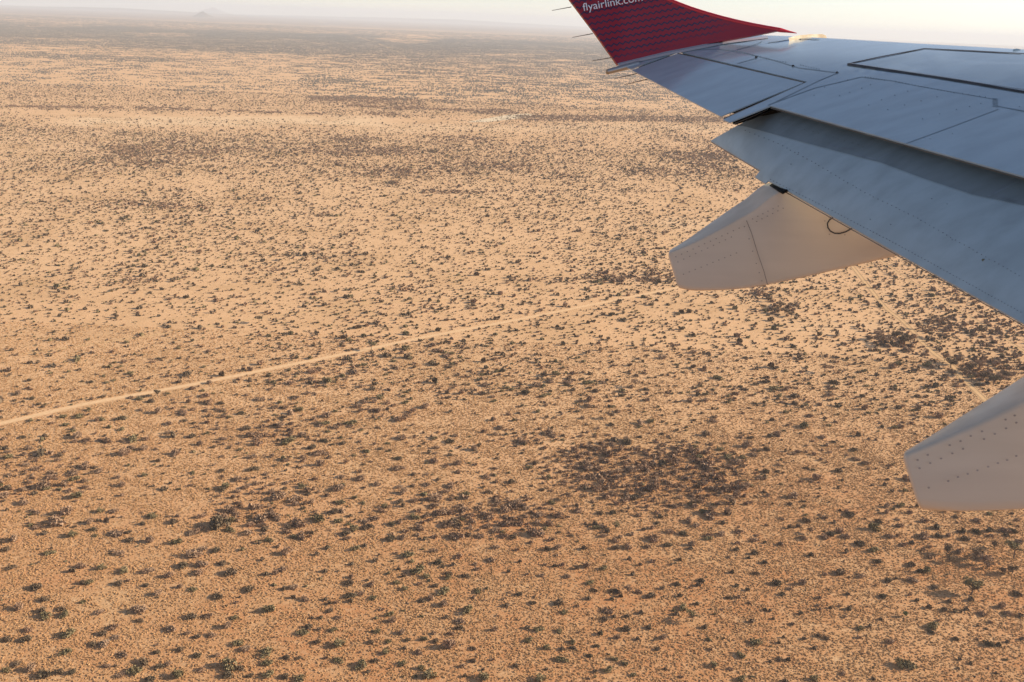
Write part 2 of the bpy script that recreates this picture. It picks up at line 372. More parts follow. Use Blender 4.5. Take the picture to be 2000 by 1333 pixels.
def scatter_stuff(name, XY, scl, rot, idx, coll, label, cat):
    n = len(XY); me = bpy.data.meshes.new(name); me.vertices.add(n)
    co = np.zeros((n, 3), np.float32); co[:, :2] = XY; me.vertices.foreach_set('co', co.ravel())
    for nm, typ, arr in (('scl', 'FLOAT_VECTOR', scl), ('rot', 'FLOAT_VECTOR', rot), ('idx', 'INT', idx)):
        a = me.attributes.new(nm, typ, 'POINT')
        if typ == 'INT': a.data.foreach_set('value', arr.astype(np.int32))
        else: a.data.foreach_set('vector', arr.astype(np.float32).ravel())
    me.update(); o = bpy.data.objects.new(name, me); COL.objects.link(o)
    g = bpy.data.node_groups.new(name, 'GeometryNodeTree')
    g.interface.new_socket('Geometry', in_out='INPUT', socket_type='NodeSocketGeometry'); g.interface.new_socket('Geometry', in_out='OUTPUT', socket_type='NodeSocketGeometry')
    gi = g.nodes.new('NodeGroupInput'); go = g.nodes.new('NodeGroupOutput'); ip = g.nodes.new('GeometryNodeInstanceOnPoints'); ci = g.nodes.new('GeometryNodeCollectionInfo')
    ci.inputs['Collection'].default_value = coll; ci.inputs['Separate Children'].default_value = True; ci.inputs['Reset Children'].default_value = True
    ip.inputs['Pick Instance'].default_value = True
    def attr(nm, dt):
        a = g.nodes.new('GeometryNodeInputNamedAttribute'); a.data_type = dt; a.inputs['Name'].default_value = nm
        return [s for s in a.outputs if s.enabled and s.name == 'Attribute'][0]
    g.links.new(gi.outputs[0], ip.inputs['Points']); g.links.new(ci.outputs[0], ip.inputs['Instance'])
    g.links.new(attr('idx', 'INT'), ip.inputs['Instance Index']); g.links.new(attr('scl', 'FLOAT_VECTOR'), ip.inputs['Scale'])
    g.links.new(attr('rot', 'FLOAT_VECTOR'), ip.inputs['Rotation']); g.links.new(ip.outputs[0], go.inputs[0])
    md = o.modifiers.new('scatter', 'NODES'); md.node_group = g
    tag(o, label, cat, None, 'stuff'); return o

def wedge(n, y0, y1, k=.64, pad=40):
    """uniform points in the ground wedge seen by the camera"""
    w0, w1 = k * y0 + pad, k * y1 + pad
    q = rng.random(n); a = k; b = pad
    # area cdf ~ a/2 y^2 + b y
    A0 = a / 2 * y0 ** 2 + b * y0; A1 = a / 2 * y1 ** 2 + b * y1; A = A0 + q * (A1 - A0)
    y = (-b + np.sqrt(b * b + 2 * a * A)) / a
    x = (rng.random(n) * 2 - 1) * (k * y + pad)
    return x, y, (A1 - A0) * 2
def road_clear(X, Y):
    ok = np.ones(len(X), bool)
    for L, w in ((ROAD, 3.0), (TR1, 2.6), (TR2, 1.8)):
        P = [gp(u, v) for u, v in L]
        for a, b in zip(P[:-1], P[1:]):
            dx, dy = b.x - a.x, b.y - a.y; t = np.clip(((X - a.x) * dx + (Y - a.y) * dy) / (dx * dx + dy * dy), 0, 1)
            ok &= np.hypot(X - a.x - t * dx, Y - a.y - t * dy) > w
    return ok

# ------------------------------------------------------------------ bushes and trees that stand out one by one
# (x, base y, width, kind) read off in four quarter strips of the near ground; b brown-grey, g olive, d dark, v green
R0 = [(105,1030,45,'b'),(107,1014,22,'b'),(25,1058,28,'b'),(10,1078,22,'d'),(87,1046,18,'d'),(139,1050,24,'g'),(253,1060,26,'d'),(290,1061,28,'b'),(342,1064,27,'g'),(296,1013,26,'g'),(338,1025,24,'d'),(390,1014,26,'b'),(420,1034,55,'d'),(448,1040,24,'g'),(372,1046,28,'b'),(482,1046,26,'b'),(375,1090,38,'b'),(395,1076,22,'b'),(422,1080,24,'d'),(470,1077,20,'g'),(95,1085,24,'g'),(231,1085,22,'b'),(219,1079,14,'b'),(356,1110,28,'d'),(389,1109,30,'b'),(433,1105,26,'d'),(447,1125,36,'d'),(386,1124,28,'b'),(325,1130,28,'b'),(287,1122,30,'b'),(240,1120,26,'g'),(156,1111,24,'b'),(139,1119,20,'d'),(197,1114,22,'g'),(20,1113,22,'d'),(172,1142,22,'g'),(160,1143,20,'d'),(250,1138,16,'b'),(230,1145,24,'d'),(282,1148,20,'d'),(349,1150,20,'b'),(375,1156,22,'g'),(309,1164,24,'b'),(487,1157,28,'d'),(65,1154,34,'d'),(85,1177,24,'d'),(422,1172,30,'d'),(460,1180,16,'b'),(160,1179,18,'g'),(265,1200,36,'b'),(32,1195,30,'b'),(80,1199,24,'d'),(86,1210,28,'g'),(116,1195,22,'d'),(124,1207,24,'g'),(192,1202,24,'b'),(272,1216,20,'d'),(370,1210,28,'d'),(405,1208,24,'b'),(457,1211,20,'g'),(334,1235,30,'b'),(220,1230,26,'b'),(200,1243,26,'d'),(225,1250,22,'b'),(50,1236,22,'b'),(50,1254,28,'d'),(130,1247,32,'g'),(12,1256,24,'d'),(203,1266,32,'b'),(182,1263,22,'d'),(125,1280,26,'g'),(240,1285,28,'b'),(350,1274,20,'d'),(305,1279,18,'d'),(410,1245,22,'b'),(365,1242,18,'b'),(385,1248,20,'d'),(445,1228,26,'b'),(463,1262,28,'g'),(478,1273,26,'b'),(385,1286,24,'d'),(425,1284,18,'b'),(445,1310,44,'g'),(466,1310,26,'d'),(390,1312,22,'b'),(280,1300,32,'d'),(325,1303,20,'b'),(308,1308,24,'d'),(260,1319,34,'g'),(205,1306,20,'b'),(140,1318,22,'d'),(115,1318,26,'d'),(80,1327,36,'d'),(55,1315,28,'b'),(10,1315,20,'g'),(32,1302,24,'d'),(345,1325,32,'g'),(292,1334,30,'d'),(442,1325,26,'d'),(235,1324,22,'b'),(487,1325,20,'d')]
R3 = [(1526,1066,20,'b'),(1575,1022,24,'d'),(1610,1014,18,'b'),(1663,1010,26,'d'),(1542,1034,18,'d'),(1559,1032,18,'d'),(1643,1044,24,'b'),(1625,1048,22,'d'),(1654,1053,24,'b'),(1710,1038,30,'g'),(1681,1067,28,'d'),(1570,1056,22,'b'),(1612,1054,24,'b'),(1740,1053,24,'b'),(1765,1068,20,'b'),(1782,1064,16,'d'),(1805,1021,22,'b'),(1832,1035,22,'d'),(1835,1052,22,'d'),(1884,1042,20,'d'),(1910,1043,24,'d'),(1935,1041,20,'d'),(1982,1043,22,'d'),(1886,1057,24,'d'),(1938,1051,18,'b'),(1995,1062,22,'b'),(1707,1080,26,'g'),(1655,1082,18,'d'),(1584,1088,18,'d'),(1818,1072,16,'b'),(1805,1078,18,'b'),(1818,1093,20,'b'),(1877,1083,24,'b'),(1783,1108,24,'d'),(1717,1102,22,'d'),(1812,1120,26,'g'),(1797,1120,18,'d'),(1613,1126,18,'b'),(1644,1125,28,'d'),(1685,1131,22,'b'),(1737,1138,20,'d'),(1751,1133,12,'d'),(1782,1139,28,'b'),(1827,1151,20,'d'),(1520,1145,26,'d'),(1571,1145,26,'b'),(1542,1153,16,'b'),(1988,1166,22,'d'),(1530,1165,16,'d'),(1656,1164,14,'d'),(1602,1172,18,'b'),(1726,1169,20,'d'),(1779,1165,14,'b'),(1792,1176,14,'d'),(1898,1176,18,'d'),(1596,1186,14,'b'),(1640,1186,12,'b'),(1660,1193,18,'d'),(1622,1190,12,'d'),(1694,1187,8,'b'),(1815,1190,18,'d'),(1845,1195,20,'d'),(1855,1179,16,'d'),(1867,1198,16,'d'),(1889,1194,14,'d'),(1957,1190,24,'b'),(1920,1204,22,'b'),(1970,1203,24,'b'),(1996,1207,16,'d'),(1564,1202,16,'d'),(1505,1196,14,'d'),(1511,1211,12,'d'),(1652,1208,14,'b'),(1721,1212,12,'d'),(1549,1223,16,'b'),(1682,1232,20,'g'),(1701,1226,14,'d'),(1677,1248,16,'b'),(1600,1246,18,'d'),(1615,1251,18,'d'),(1825,1229,30,'g'),(1835,1215,12,'b'),(1819,1239,22,'d'),(1935,1218,14,'b'),(1910,1225,10,'d'),(1571,1251,14,'d'),(1522,1258,12,'d'),(1592,1269,14,'d'),(1741,1259,22,'b'),(1869,1252,18,'d'),(1910,1251,10,'b'),(1935,1265,26,'d'),(1952,1264,16,'d'),(1969,1257,12,'d'),(1998,1252,14,'d'),(1540,1292,16,'d'),(1525,1292,18,'d'),(1505,1295,12,'d'),(1965,1291,12,'v'),(1772,1309,42,'g'),(1875,1291,12,'d'),(1897,1299,12,'d'),(1685,1280,10,'b'),(1648,1321,18,'b'),(1592,1332,24,'g'),(1535,1334,16,'d'),(1707,1329,12,'d')]
def Z4(o, L): return [(o + x / 4., 1000 + y / 4., w / 4., k) for x, y, w, k in L]
R1 = Z4(500, [(320,120,150,'b'),(235,170,90,'b'),(350,215,130,'b'),(95,240,90,'g'),(30,255,70,'d'),(45,120,100,'b'),(120,55,110,'b'),(40,60,90,'b'),(60,155,90,'d'),(220,345,140,'b'),(175,280,70,'b'),(435,175,60,'d'),(640,90,100,'g'),(760,150,100,'g'),(710,225,90,'b'),(615,20,120,'d'),(465,35,60,'d'),(1230,55,100,'g'),(1125,95,80,'b'),(1060,110,90,'d'),(1300,100,80,'b'),(1160,165,80,'b'),(1060,185,60,'b'),(1150,215,90,'b'),(1260,195,70,'b'),(1050,230,130,'d'),(1280,145,100,'b'),(1320,225,60,'d'),(1570,220,170,'b'),(1400,210,80,'b'),(1750,210,110,'b'),(1800,130,90,'b'),(1590,120,70,'d'),(1940,205,90,'b'),(1830,55,80,'b'),(560,295,70,'d'),(850,275,70,'d'),(770,305,90,'g'),(475,345,70,'d'),(50,385,60,'d'),(1180,360,130,'g'),(1220,400,80,'g'),(1090,335,60,'b'),(1385,320,90,'b'),(1590,355,80,'b'),(1580,375,80,'b'),(1870,295,90,'b'),(1840,395,100,'b'),(930,395,80,'d'),(750,420,60,'d'),(200,465,90,'b'),(155,495,80,'b'),(80,500,70,'d'),(540,475,70,'d'),(500,530,50,'g'),(740,520,80,'b'),(720,575,110,'d'),(1110,460,60,'d'),(1030,495,70,'g'),(1260,490,150,'g'),(1150,515,60,'d'),(1330,520,90,'g'),(1540,430,70,'d'),(1460,440,50,'d'),(1420,415,100,'d'),(1510,495,80,'d'),(1500,530,80,'g'),(1640,515,90,'d'),(1710,420,60,'b'),(1720,460,70,'b'),(1970,480,60,'d'),(140,580,60,'g'),(290,605,90,'b'),(215,615,80,'d'),(390,590,50,'g'),(1095,570,80,'g'),(1160,615,80,'g'),(1270,575,70,'b'),(1350,550,60,'g'),(1470,600,50,'g'),(1400,595,80,'d'),(900,585,80,'b'),(820,655,80,'b'),(730,675,120,'d'),(910,690,90,'g'),(735,710,70,'d'),(1460,650,130,'g'),(1735,635,90,'g'),(1800,610,50,'g'),(1360,700,90,'b'),(1290,710,80,'d'),(1470,740,110,'b'),(1980,640,50,'b'),(1700,680,60,'b'),(290,680,70,'d'),(380,700,90,'b'),(625,720,60,'b'),(570,730,70,'d'),(545,695,60,'d'),(90,790,130,'g'),(580,790,80,'d'),(640,840,80,'b'),(440,840,50,'d'),(510,840,60,'d'),(1150,780,50,'g'),(975,775,70,'b'),(940,840,60,'g'),(1040,820,90,'g'),(1055,870,100,'b'),(1650,795,130,'g'),(1490,840,70,'d'),(1600,875,110,'b'),(1290,825,60,'g'),(1960,745,70,'d'),(1930,695,50,'b'),(410,915,90,'d'),(490,930,60,'d'),(600,940,80,'g'),(360,970,120,'g'),(945,950,80,'g'),(1130,965,90,'b'),(1590,925,90,'d'),(1390,965,70,'b'),(1520,970,80,'b'),(1870,935,80,'b'),(640,1060,140,'g'),(480,1035,80,'d'),(1030,1030,80,'g'),(890,1035,80,'d'),(1180,1015,70,'d'),(1310,1010,80,'g'),(1400,1025,70,'d'),(1520,1080,165,'b'),(1690,1085,80,'d'),(1160,1080,60,'d'),(1010,1115,90,'g'),(1270,1115,80,'b'),(70,1130,140,'g'),(235,1155,80,'d'),(330,1155,70,'d'),(545,1155,60,'b'),(640,1185,100,'g'),(930,1180,80,'d'),(80,1205,110,'g'),(820,1230,140,'g'),(1140,1205,90,'g'),(1840,1165,60,'b'),(1700,1180,80,'d'),(1620,1220,70,'b'),(1290,1240,80,'g'),(1350,1305,150,'g'),(1240,1295,60,'g'),(880,1265,60,'d'),(90,1300,110,'g'),(220,1310,90,'d'),(330,1330,120,'g'),(1780,1320,130,'g'),(1630,1295,60,'d'),(1770,1245,50,'d')])
R2 = Z4(1000, [(290,120,120,'b'),(170,200,180,'b'),(50,110,90,'b'),(300,230,80,'b'),(350,300,90,'b'),(280,310,90,'d'),(40,310,70,'b'),(150,250,70,'b'),(560,300,80,'d'),(650,110,80,'d'),(700,130,100,'b'),(740,170,80,'d'),(800,240,90,'b'),(850,210,70,'b'),(935,190,80,'b'),(1090,140,80,'b'),(1030,150,60,'d'),(1090,235,120,'b'),(1120,215,90,'b'),(900,290,100,'b'),(820,300,90,'d'),(1065,290,80,'b'),(1215,275,90,'d'),(1230,170,90,'b'),(1440,120,90,'b'),(1340,190,100,'d'),(1530,225,90,'g'),(1640,190,100,'b'),(1780,170,90,'b'),(1650,100,70,'d'),(1400,270,90,'b'),(1400,300,60,'d'),(1770,260,80,'b'),(1760,310,70,'d'),(1900,340,80,'d'),(1900,240,90,'b'),(1980,250,50,'d'),(1700,365,50,'b'),(350,350,50,'b'),(60,400,60,'d'),(260,425,60,'b'),(395,430,80,'b'),(330,435,60,'d'),(580,440,100,'b'),(505,455,80,'d'),(715,460,90,'g'),(920,380,60,'d'),(1000,425,60,'d'),(1095,400,80,'b'),(1250,420,50,'d'),(1310,385,60,'d'),(1850,370,50,'d'),(1975,410,70,'d'),(120,500,60,'b'),(230,510,70,'b'),(440,520,80,'b'),(945,500,60,'d'),(1720,485,60,'d'),(1910,495,80,'d'),(610,570,90,'g'),(1290,580,80,'d'),(1480,550,80,'d'),(1455,585,70,'d'),(1170,610,60,'d'),(990,640,80,'b'),(800,635,110,'d'),(640,630,80,'d'),(60,660,80,'d'),(1760,590,60,'d'),(1840,620,60,'d'),(1770,680,70,'b'),(1700,685,80,'d'),(1310,670,70,'d'),(1090,680,110,'d'),(850,670,60,'d'),(780,695,60,'d'),(600,690,70,'d'),(160,730,80,'d'),(370,735,110,'d'),(515,750,60,'b'),(750,800,120,'b'),(410,800,80,'g'),(1010,805,70,'d'),(900,830,60,'d'),(1340,770,110,'g'),(1270,780,60,'g'),(1285,815,70,'d'),(1450,730,60,'d'),(1630,770,30,'b'),(1855,720,50,'b'),(1980,775,50,'d'),(720,855,90,'d'),(800,830,60,'d'),(1880,870,70,'d'),(890,935,110,'d'),(1070,920,80,'d'),(1510,915,70,'d'),(210,940,100,'g'),(120,920,70,'d'),(370,950,80,'g'),(510,950,40,'b'),(690,965,70,'d'),(1180,1000,80,'b'),(830,1000,80,'b'),(980,1005,60,'d'),(1540,1010,70,'g'),(1910,1045,120,'g'),(130,1020,90,'g'),(475,1035,70,'g'),(660,1060,70,'d'),(270,1080,80,'g'),(395,1090,70,'d'),(475,1080,80,'d'),(1140,1085,70,'d'),(1555,1090,60,'b'),(390,1180,120,'g'),(610,1140,70,'d'),(800,1165,80,'g'),(1790,1140,110,'g'),(880,1200,80,'g'),(1580,1215,90,'g'),(270,1240,50,'d'),(30,1220,70,'d'),(755,1260,100,'g'),(650,1260,60,'d'),(1710,1245,70,'b'),(1320,1300,60,'b'),(950,1290,70,'g'),(1800,1325,100,'g'),(1880,1300,50,'g'),(220,1330,130,'g'),(1200,1240,50,'d')])
ALLB = [b for b in R0 + R1 + R2 + R3]
ALLB.sort(key=lambda b: -b[2] * (1 + (b[1] - 1100) / 900.))
INDIV, REST = ALLB[:296], ALLB[296:]
def where(u, v):
    """plain words for the place on the photo"""
    return '%d percent across and %d percent down the photo' % (round(u / 20), round(min(v, 1325) / 13.33))
WORDS = {'b': ['grey-brown twiggy', 'brown leafless', 'dry grey-brown'], 'g': ['olive leafy', 'dusty olive'], 'd': ['dark low', 'dark dense'], 'v': ['bright green', 'green']}
SPECIAL = {(1772, 1309): 'large dark green domed bush alone on open sand near the bottom right',
           (420, 1034): 'widest low dark bush in the lower left scrub, streaked by its own shadow',
           (265, 1200): 'rounded grey-brown bush casting a solid dark shadow on open sand at lower left'}
used = {}
for i, (u, v, w, k) in enumerate(INDIV):
    p = gp(u, v); d = (p - CAM).length; rad = .46 * w / F * d; r = random.Random(1000 + i)
    me = r.choice(BM[k]); o = bpy.data.objects.new('bush', me); COL.objects.link(o); p.y += rad * .45
    o.location = (p.x, p.y, -.03); hs = (1.15 if w < 16 else 1.0) * r.uniform(.85, 1.15)
    o.scale = (rad, rad * r.uniform(.75, 1.0), rad * hs * .95); o.rotation_euler = (0, 0, r.uniform(0, 6.28))
    sz = 'tiny' if w < 14 else 'small' if w < 20 else 'medium' if w < 28 else 'wide'
    lb = '%s %s bush %s' % (sz, WORDS[k][i % len(WORDS[k])], where(u, v))
    if (int(u), int(v)) in SPECIAL: lb = SPECIAL[(int(u), int(v))]
    elif lb in used: lb = lb.replace(' bush ', ' bush, the %s of two, ' % ('right one' if u > used[lb][0] else 'left one'))
    used[lb] = (u, v)
    tag(o, lb, 'bush', 'bushes scattered over the near sand')

# trees
def tree_meshes(seed, mat, style):
    r = random.Random(seed); tv, tf = [], []
    if style == 'round': th, cz, ch, cr = .30, .62, .36, .52
    elif style == 'flat': th, cz, ch, cr = .5, .78, .16, .75
    else: th, cz, ch, cr = .22, .58, .36, .40
    kink = Vector((r.uniform(-.05, .05), r.uniform(-.05, .05), th)); tube(tv, tf, (0, 0, -.02), kink, .042, .03, 7)
    tips = []
    for i in range(6):
        an = 6.283 * i / 6 + r.uniform(-.4, .4); q = kink + Vector((cr * .45 * math.cos(an), cr * .45 * math.sin(an), (cz - th) * r.uniform(.6, .95)))
        tube(tv, tf, kink, q, .024, .012, 5)
        for _ in range(2):
            q2 = q + Vector((r.uniform(-.22, .22) * cr * 2, r.uniform(-.22, .22) * cr * 2, r.uniform(.03, .5) * ch)); tube(tv, tf, q, q2, .011, .005, 4); tips.append(q2)
    P = []; ls = []
    for _ in range(13):
        an = r.uniform(0, 6.283); d = cr * .72 * math.sqrt(r.random()); ls.append((Vector((d * math.cos(an), d * math.sin(an), cz + ch * r.uniform(-.5, .62) * (1 - .6 * (d / cr) ** 2))), r.uniform(.12, .22)))
    for _ in range(900):
        c, s = r.choice(ls); v = Vector((r.gauss(0, 1), r.gauss(0, 1), r.gauss(0, 1))).normalized() * s * r.uniform(.5, 1.05); v.z *= .75 if style != 'flat' else .4; P.append(c + v)
    cv, cf = quad_cloud(P, .036, r)
    return proto('trunk_mesh', tv, tf, (BARK,)).data, proto('crown_mesh', cv, cf, (mat,)).data
TM = {('round', 'g'): tree_meshes(1, OLIVE, 'round'), ('flat', 'b'): tree_meshes(2, BROWN, 'flat'), ('round', 'b'): tree_meshes(3, BROWN, 'round'), ('tall', 'd'): tree_meshes(4, DARK, 'tall'),
      ('tall', 'b'): tree_meshes(8, BROWN, 'tall'), ('flat', 'd'): tree_meshes(9, DARK, 'flat'), ('flat', 'g'): tree_meshes(5, OLIVE, 'flat'), ('tall', 'v'): tree_meshes(6, GREEN, 'tall'), ('round', 'd'): tree_meshes(7, DARK, 'round')}
TREES = [(1896,1162,31,'round','g','lone round-crowned olive tree on bare sand with a big pool of shadow'),(1980,1091,27,'flat','g','spreading thin-crowned tree behind the lone round tree near the right edge'),
 (1849,1083,21,'tall','d',0),(1855,1099,15,'round','d',0),(1906,1092,23,'round','d',0),(1922,1103,21,'round','b',0),(1929,1112,13,'tall','b',0),(1941,1071,14,'tall','d',0),(1957,1122,15,'tall','d',0),(1976,1122,17,'round','d',0),
 (1353,1214,19,'flat','g','small lone umbrella tree leaning on a crooked trunk over sparse sand'),(1225,1159,15,'round','b',0),(1767,1205,11,'tall','v','tiny bright green sapling alone on the sand below the right thickets'),(1581,1043,12,'round','b',0),
 (1196,880,12,'round','b',0),(1108,977,14,'round','b',0),(1419,959,13,'flat','b',0),(1357,986,12,'flat','b',0),(1371,989,13,'round','b',0),(1423,987,17,'flat','b',0),(1422,1005,15,'round','b',0),(1386,1003,15,'round','b',0),(1456,957,13,'flat','b',0),(1202,1033,15,'round','g',0),
 (725,684,15,'flat','g','flat-topped umbrella tree standing at the edge of the sand road'),(1313,686,15,'flat','b',0),(1149,693,9,'round','b',0),(1240,757,14,'flat','b',0),(1192,818,15,'round','d',0),(1262,702,11,'round','d',0),(506,631,13,'flat','d',0),(308,774,14,'tall','d','dark upright tree touching the near side of the sand road'),
 (565,509,11,'flat','d',0),(1794,643,13,'round','d',0),(1815,659,13,'round','d',0),(1685,643,10,'tall','d',0),(1717,664,17,'round','b',0),(1740,677,17,'flat','b',0),(1766,675,22,'round','d',0),(1750,662,16,'round','d',0),(1778,670,18,'round','b',0),(1730,670,14,'flat','b',0),(1611,728,15,'flat','b',0),(1835,664,13,'tall','d',0),(1916,652,15,'round','d',0),
 (1857,719,20,'round','d',0),(1868,712,19,'round','b',0),(1895,728,19,'round','d',0),(1912,722,17,'round','b',0),(1926,745,18,'round','d',0),(1940,752,19,'round','d',0),(1952,750,18,'round','b',0),(1845,705,15,'round','b',0),(1880,734,16,'round','d',0),(1961,742,17,'tall','d',0),
 (1525,602,13,'round','d',0),(1533,614,13,'round','d',0),(1500,590,12,'tall','d',0),(1512,612,12,'round','d',0),(1545,620,12,'round','d',0),(1490,605,11,'round','d',0)]
TW = {'round': 'round-topped', 'flat': 'flat-topped', 'tall': 'upright narrow'}; TCOL = {'b': 'grey-brown', 'g': 'olive', 'd': 'dark', 'v': 'green'}
for i, (u, v, h, st, k, lab) in enumerate(TREES):
    p = gp(u, v); d = (p - CAM).length; H = h / F * d / .9
    r = random.Random(50 + i); root = bpy.data.objects.new('tree', None); COL.objects.link(root); root.location = p; root.empty_display_size = .1
    root.rotation_euler = (0, 0, r.uniform(0, 6.28)); root.scale = (H * r.uniform(.95, 1.15), H * r.uniform(.95, 1.15), H)
    lb = lab or '%s %s tree %s' % (TCOL[k], TW[st], where(u, v))
    if lb in used: lb = lb.replace(' tree ', ' tree, the %s of two, ' % ('right one' if u > used[lb][0] else 'left one'))
    used[lb] = (u, v)
    tag(root, lb, 'tree', 'thorn trees standing above the scrub')
    tm, cm = TM[(st, k)]
    for nm, me in (('trunk', tm), ('crown', cm)):
        o = bpy.data.objects.new(nm, me); COL.objects.link(o); o.parent = root

# the black bird near the bottom edge
def skin_body(name, pts, edges, mat, sub=2):
    me = bpy.data.meshes.new(name); me.from_pydata([p[:3] for p in pts], edges, []); o = bpy.data.objects.new(name, me); COL.objects.link(o)
    s = o.modifiers.new('skin', 'SKIN'); sd = o.modifiers.new('sub', 'SUBSURF'); sd.levels = sd.render_levels = sub
    for i, p in enumerate(pts): me.skin_vertices[0].data[i].radius = (p[3], p[3])
    me.skin_vertices[0].data[0].use_root = True
    dg = bpy.context.evaluated_depsgraph_get(); m2 = bpy.data.meshes.new_from_object(o.evaluated_get(dg)); o.modifiers.clear(); o.data = m2; m2.materials.clear(); m2.materials.append(mat)
    m2.polygons.foreach_set('use_smooth', [True] * len(m2.polygons)); return o
feather, _t, _b = new_mat('black_plumage'); _b.inputs['Base Color'].default_value = (.012, .011, .012, 1); _b.inputs['Roughness'].default_value = .8
bo = skin_body('bird', [(0, 0, 1.15, .36), (.35, 0, 1.2, .30), (.62, 0, 1.28, .14), (-.32, 0, 1.18, .28), (-.48, 0, 1.4, .10), (-.55, 0, 1.75, .065), (-.6, 0, 2.05, .06), (-.72, 0, 2.1, .07), (-.88, 0, 2.07, .03),
    (0, .14, .95, .14), (.08, .15, .62, .075), (-.02, .15, .3, .035), (.02, .15, .04, .035), (-.12, .15, .02, .03), (0, -.14, .95, .14), (-.06, -.15, .62, .075), (-.14, -.15, .3, .035), (-.08, -.15, .04, .035), (-.22, -.15, .02, .03)],
    [(0, 1), (1, 2), (0, 3), (3, 4), (4, 5), (5, 6), (6, 7), (7, 8), (0, 9), (9, 10), (10, 11), (11, 12), (12, 13), (0, 14), (14, 15), (15, 16), (16, 17), (17, 18)], feather)
bo.location = gp(1902, 1327); bo.rotation_euler = (0, 0, math.radians(-35)); bo.scale = (.85,) * 3
tag(bo, 'small black long-necked bird standing alone on sand by the bottom edge', 'animal')

# ------------------------------------------------------------------ scattered scrub and grass (uncountable)
XY = []; S = []; R = []; I = []
def emit(X, Y, rad, hs, idx):
    n = len(X); XY.append(np.stack([X, Y], 1)); S.append(np.stack([rad, rad * rng.uniform(.75, 1, n), rad * hs], 1))
    R.append(np.stack([np.zeros(n), np.zeros(n), rng.uniform(0, 6.283, n)], 1)); I.append(idx)
for (y0, y1, dens) in ((215, 520, .040), (520, 1100, .135), (1100, 1700, .115), (1700, 2600, .058)):
    _, _, area = wedge(1, y0, y1); n = int(area * dens); X, Y, _ = wedge(n, y0, y1)
    u, v = to_px(X, Y); c = cover(u, v, X, Y); near = sstep(v, 1010, 1060)
    keep = (rng.random(n) < c * (1 - .35 * near)) & road_clear(X, Y); X, Y, u, v, c, near = (a[keep] for a in (X, Y, u, v, c, near)); n = len(X)
    thick = sstep(c, .55, 1.0)
    rad = np.exp(rng.normal(0, .50, n)) * (.82 + .40 * thick)
    rad = np.where(near > .5, np.clip(rad * .55, .3, .9), np.clip(rad, .4, 3.4)) * np.where(y1 > 2000, 1.1, 1)
    brownish = rng.random(n) < (.35 + .62 * thick)
    idx = np.where(brownish, rng.choice([0, 3, 5, 8], n), rng.choice([1, 2, 4, 6, 7, 9], n))
    emit(X, Y, rad, rng.uniform(.8, 1.35, n), idx)
# extra close-set brown thorn in the thickets
for (y0, y1, dens) in ((300, 800, .16),):
    _, _, area = wedge(1, y0, y1); n = int(area * dens); X, Y, _ = wedge(n, y0, y1); u, v = to_px(X, Y)
    nf = fbm(X / 28., Y / 34., 19, 2); nb = fbm(X / 60., Y / 60., 23, 3)
    th = sum((a[4] if a[4] > .7 else a[4] * 1.7 * max(0, a[4] - .25)) * blob(u + 90 * (nb - .5), v + 34 * (nf - .5), *a[:4], .5) for a in THICKETS)
    keep = (rng.random(n) < np.clip(th * .7, 0, 1)) & road_clear(X, Y); X, Y = X[keep], Y[keep]; n = len(X)
    emit(X, Y, np.exp(rng.normal(.0, .32, n)), rng.uniform(.8, 1.2, n), rng.choice([0, 3, 5, 8], n))
if REST:
    P = [gp(u, v) for u, v, w, k in REST]; rr = np.array([.46 * w / F * (p - CAM).length for (u, v, w, k), p in zip(REST, P)])
    emit(np.array([p.x for p in P]), np.array([p.y for p in P]) + rr * .4, rr, np.full(len(P), .95), np.array([{'b': 0, 'd': 1, 'g': 2, 'v': 2}[k] for *_, k in REST]))
XY = np.concatenate(XY); S = np.concatenate(S); R = np.concatenate(R); I = np.concatenate(I)
print('scrub points', len(XY))
scatter_stuff('scrub', XY, S, R, I, C_MID, 'countless small grey-brown shrubs dotting the sandy plain', 'scrub')
# broad domed bushes standing apart in the near scrub, closer together in the thickets
C_NEAR = bpy.data.collections.new('near_prototypes')
for k, L in (('b', BM['b']), ('d', BM['d']), ('g', BM['g'])):
    for me in L: C_NEAR.objects.link(bpy.data.objects.new('near_%s' % k, me))
cx, cy = np.meshgrid(np.arange(-420, 420, 6.2), np.arange(255, 640, 6.2)); cx = cx.ravel() + rng.uniform(-2.9, 2.9, cx.size); cy = cy.ravel() + rng.uniform(-2.9, 2.9, cy.size)
u, v = to_px(cx, cy); nb = fbm(cx / 45., cy / 55., 91, 3); th = sum(a[4] * blob(u + 60 * (nb - .5), v + 20 * (nb - .5), *a[:4], .55) for a in THICKETS)
zone = (v < 1052) * sstep(v, 640, 800); zone = np.where((u > 1500), zone * .75, zone)
pr = np.clip((.17 + 1.0 * np.clip(nb - .38, 0, 1) + .95 * th) * zone, 0, .96); ok = (rng.random(len(cx)) < pr) & road_clear(cx, cy) & (np.abs(cx) < .62 * cy + 40)
cx, cy, th, nb = cx[ok], cy[ok], np.clip(th[ok], 0, 1), nb[ok]; n = len(cx); print('near bushes', n)
rad = np.clip(np.exp(rng.normal(.60, .38, n)), .9, 3.8) * (1 + .15 * th); brown = rng.random(n) < .55 + .45 * th
scatter_stuff('near_scrub', np.stack([cx, cy], 1), np.stack([rad, rad * rng.uniform(.75, 1, n), rad * rng.uniform(.75, 1.1, n)], 1), np.stack([0 * cx, 0 * cx, rng.uniform(0, 6.283, n)], 1),
              np.where(brown, rng.integers(0, 4, n), rng.integers(4, 10, n)), C_NEAR, 'broad grey-brown thorn bushes crowding the reddish near ground', 'scrub')
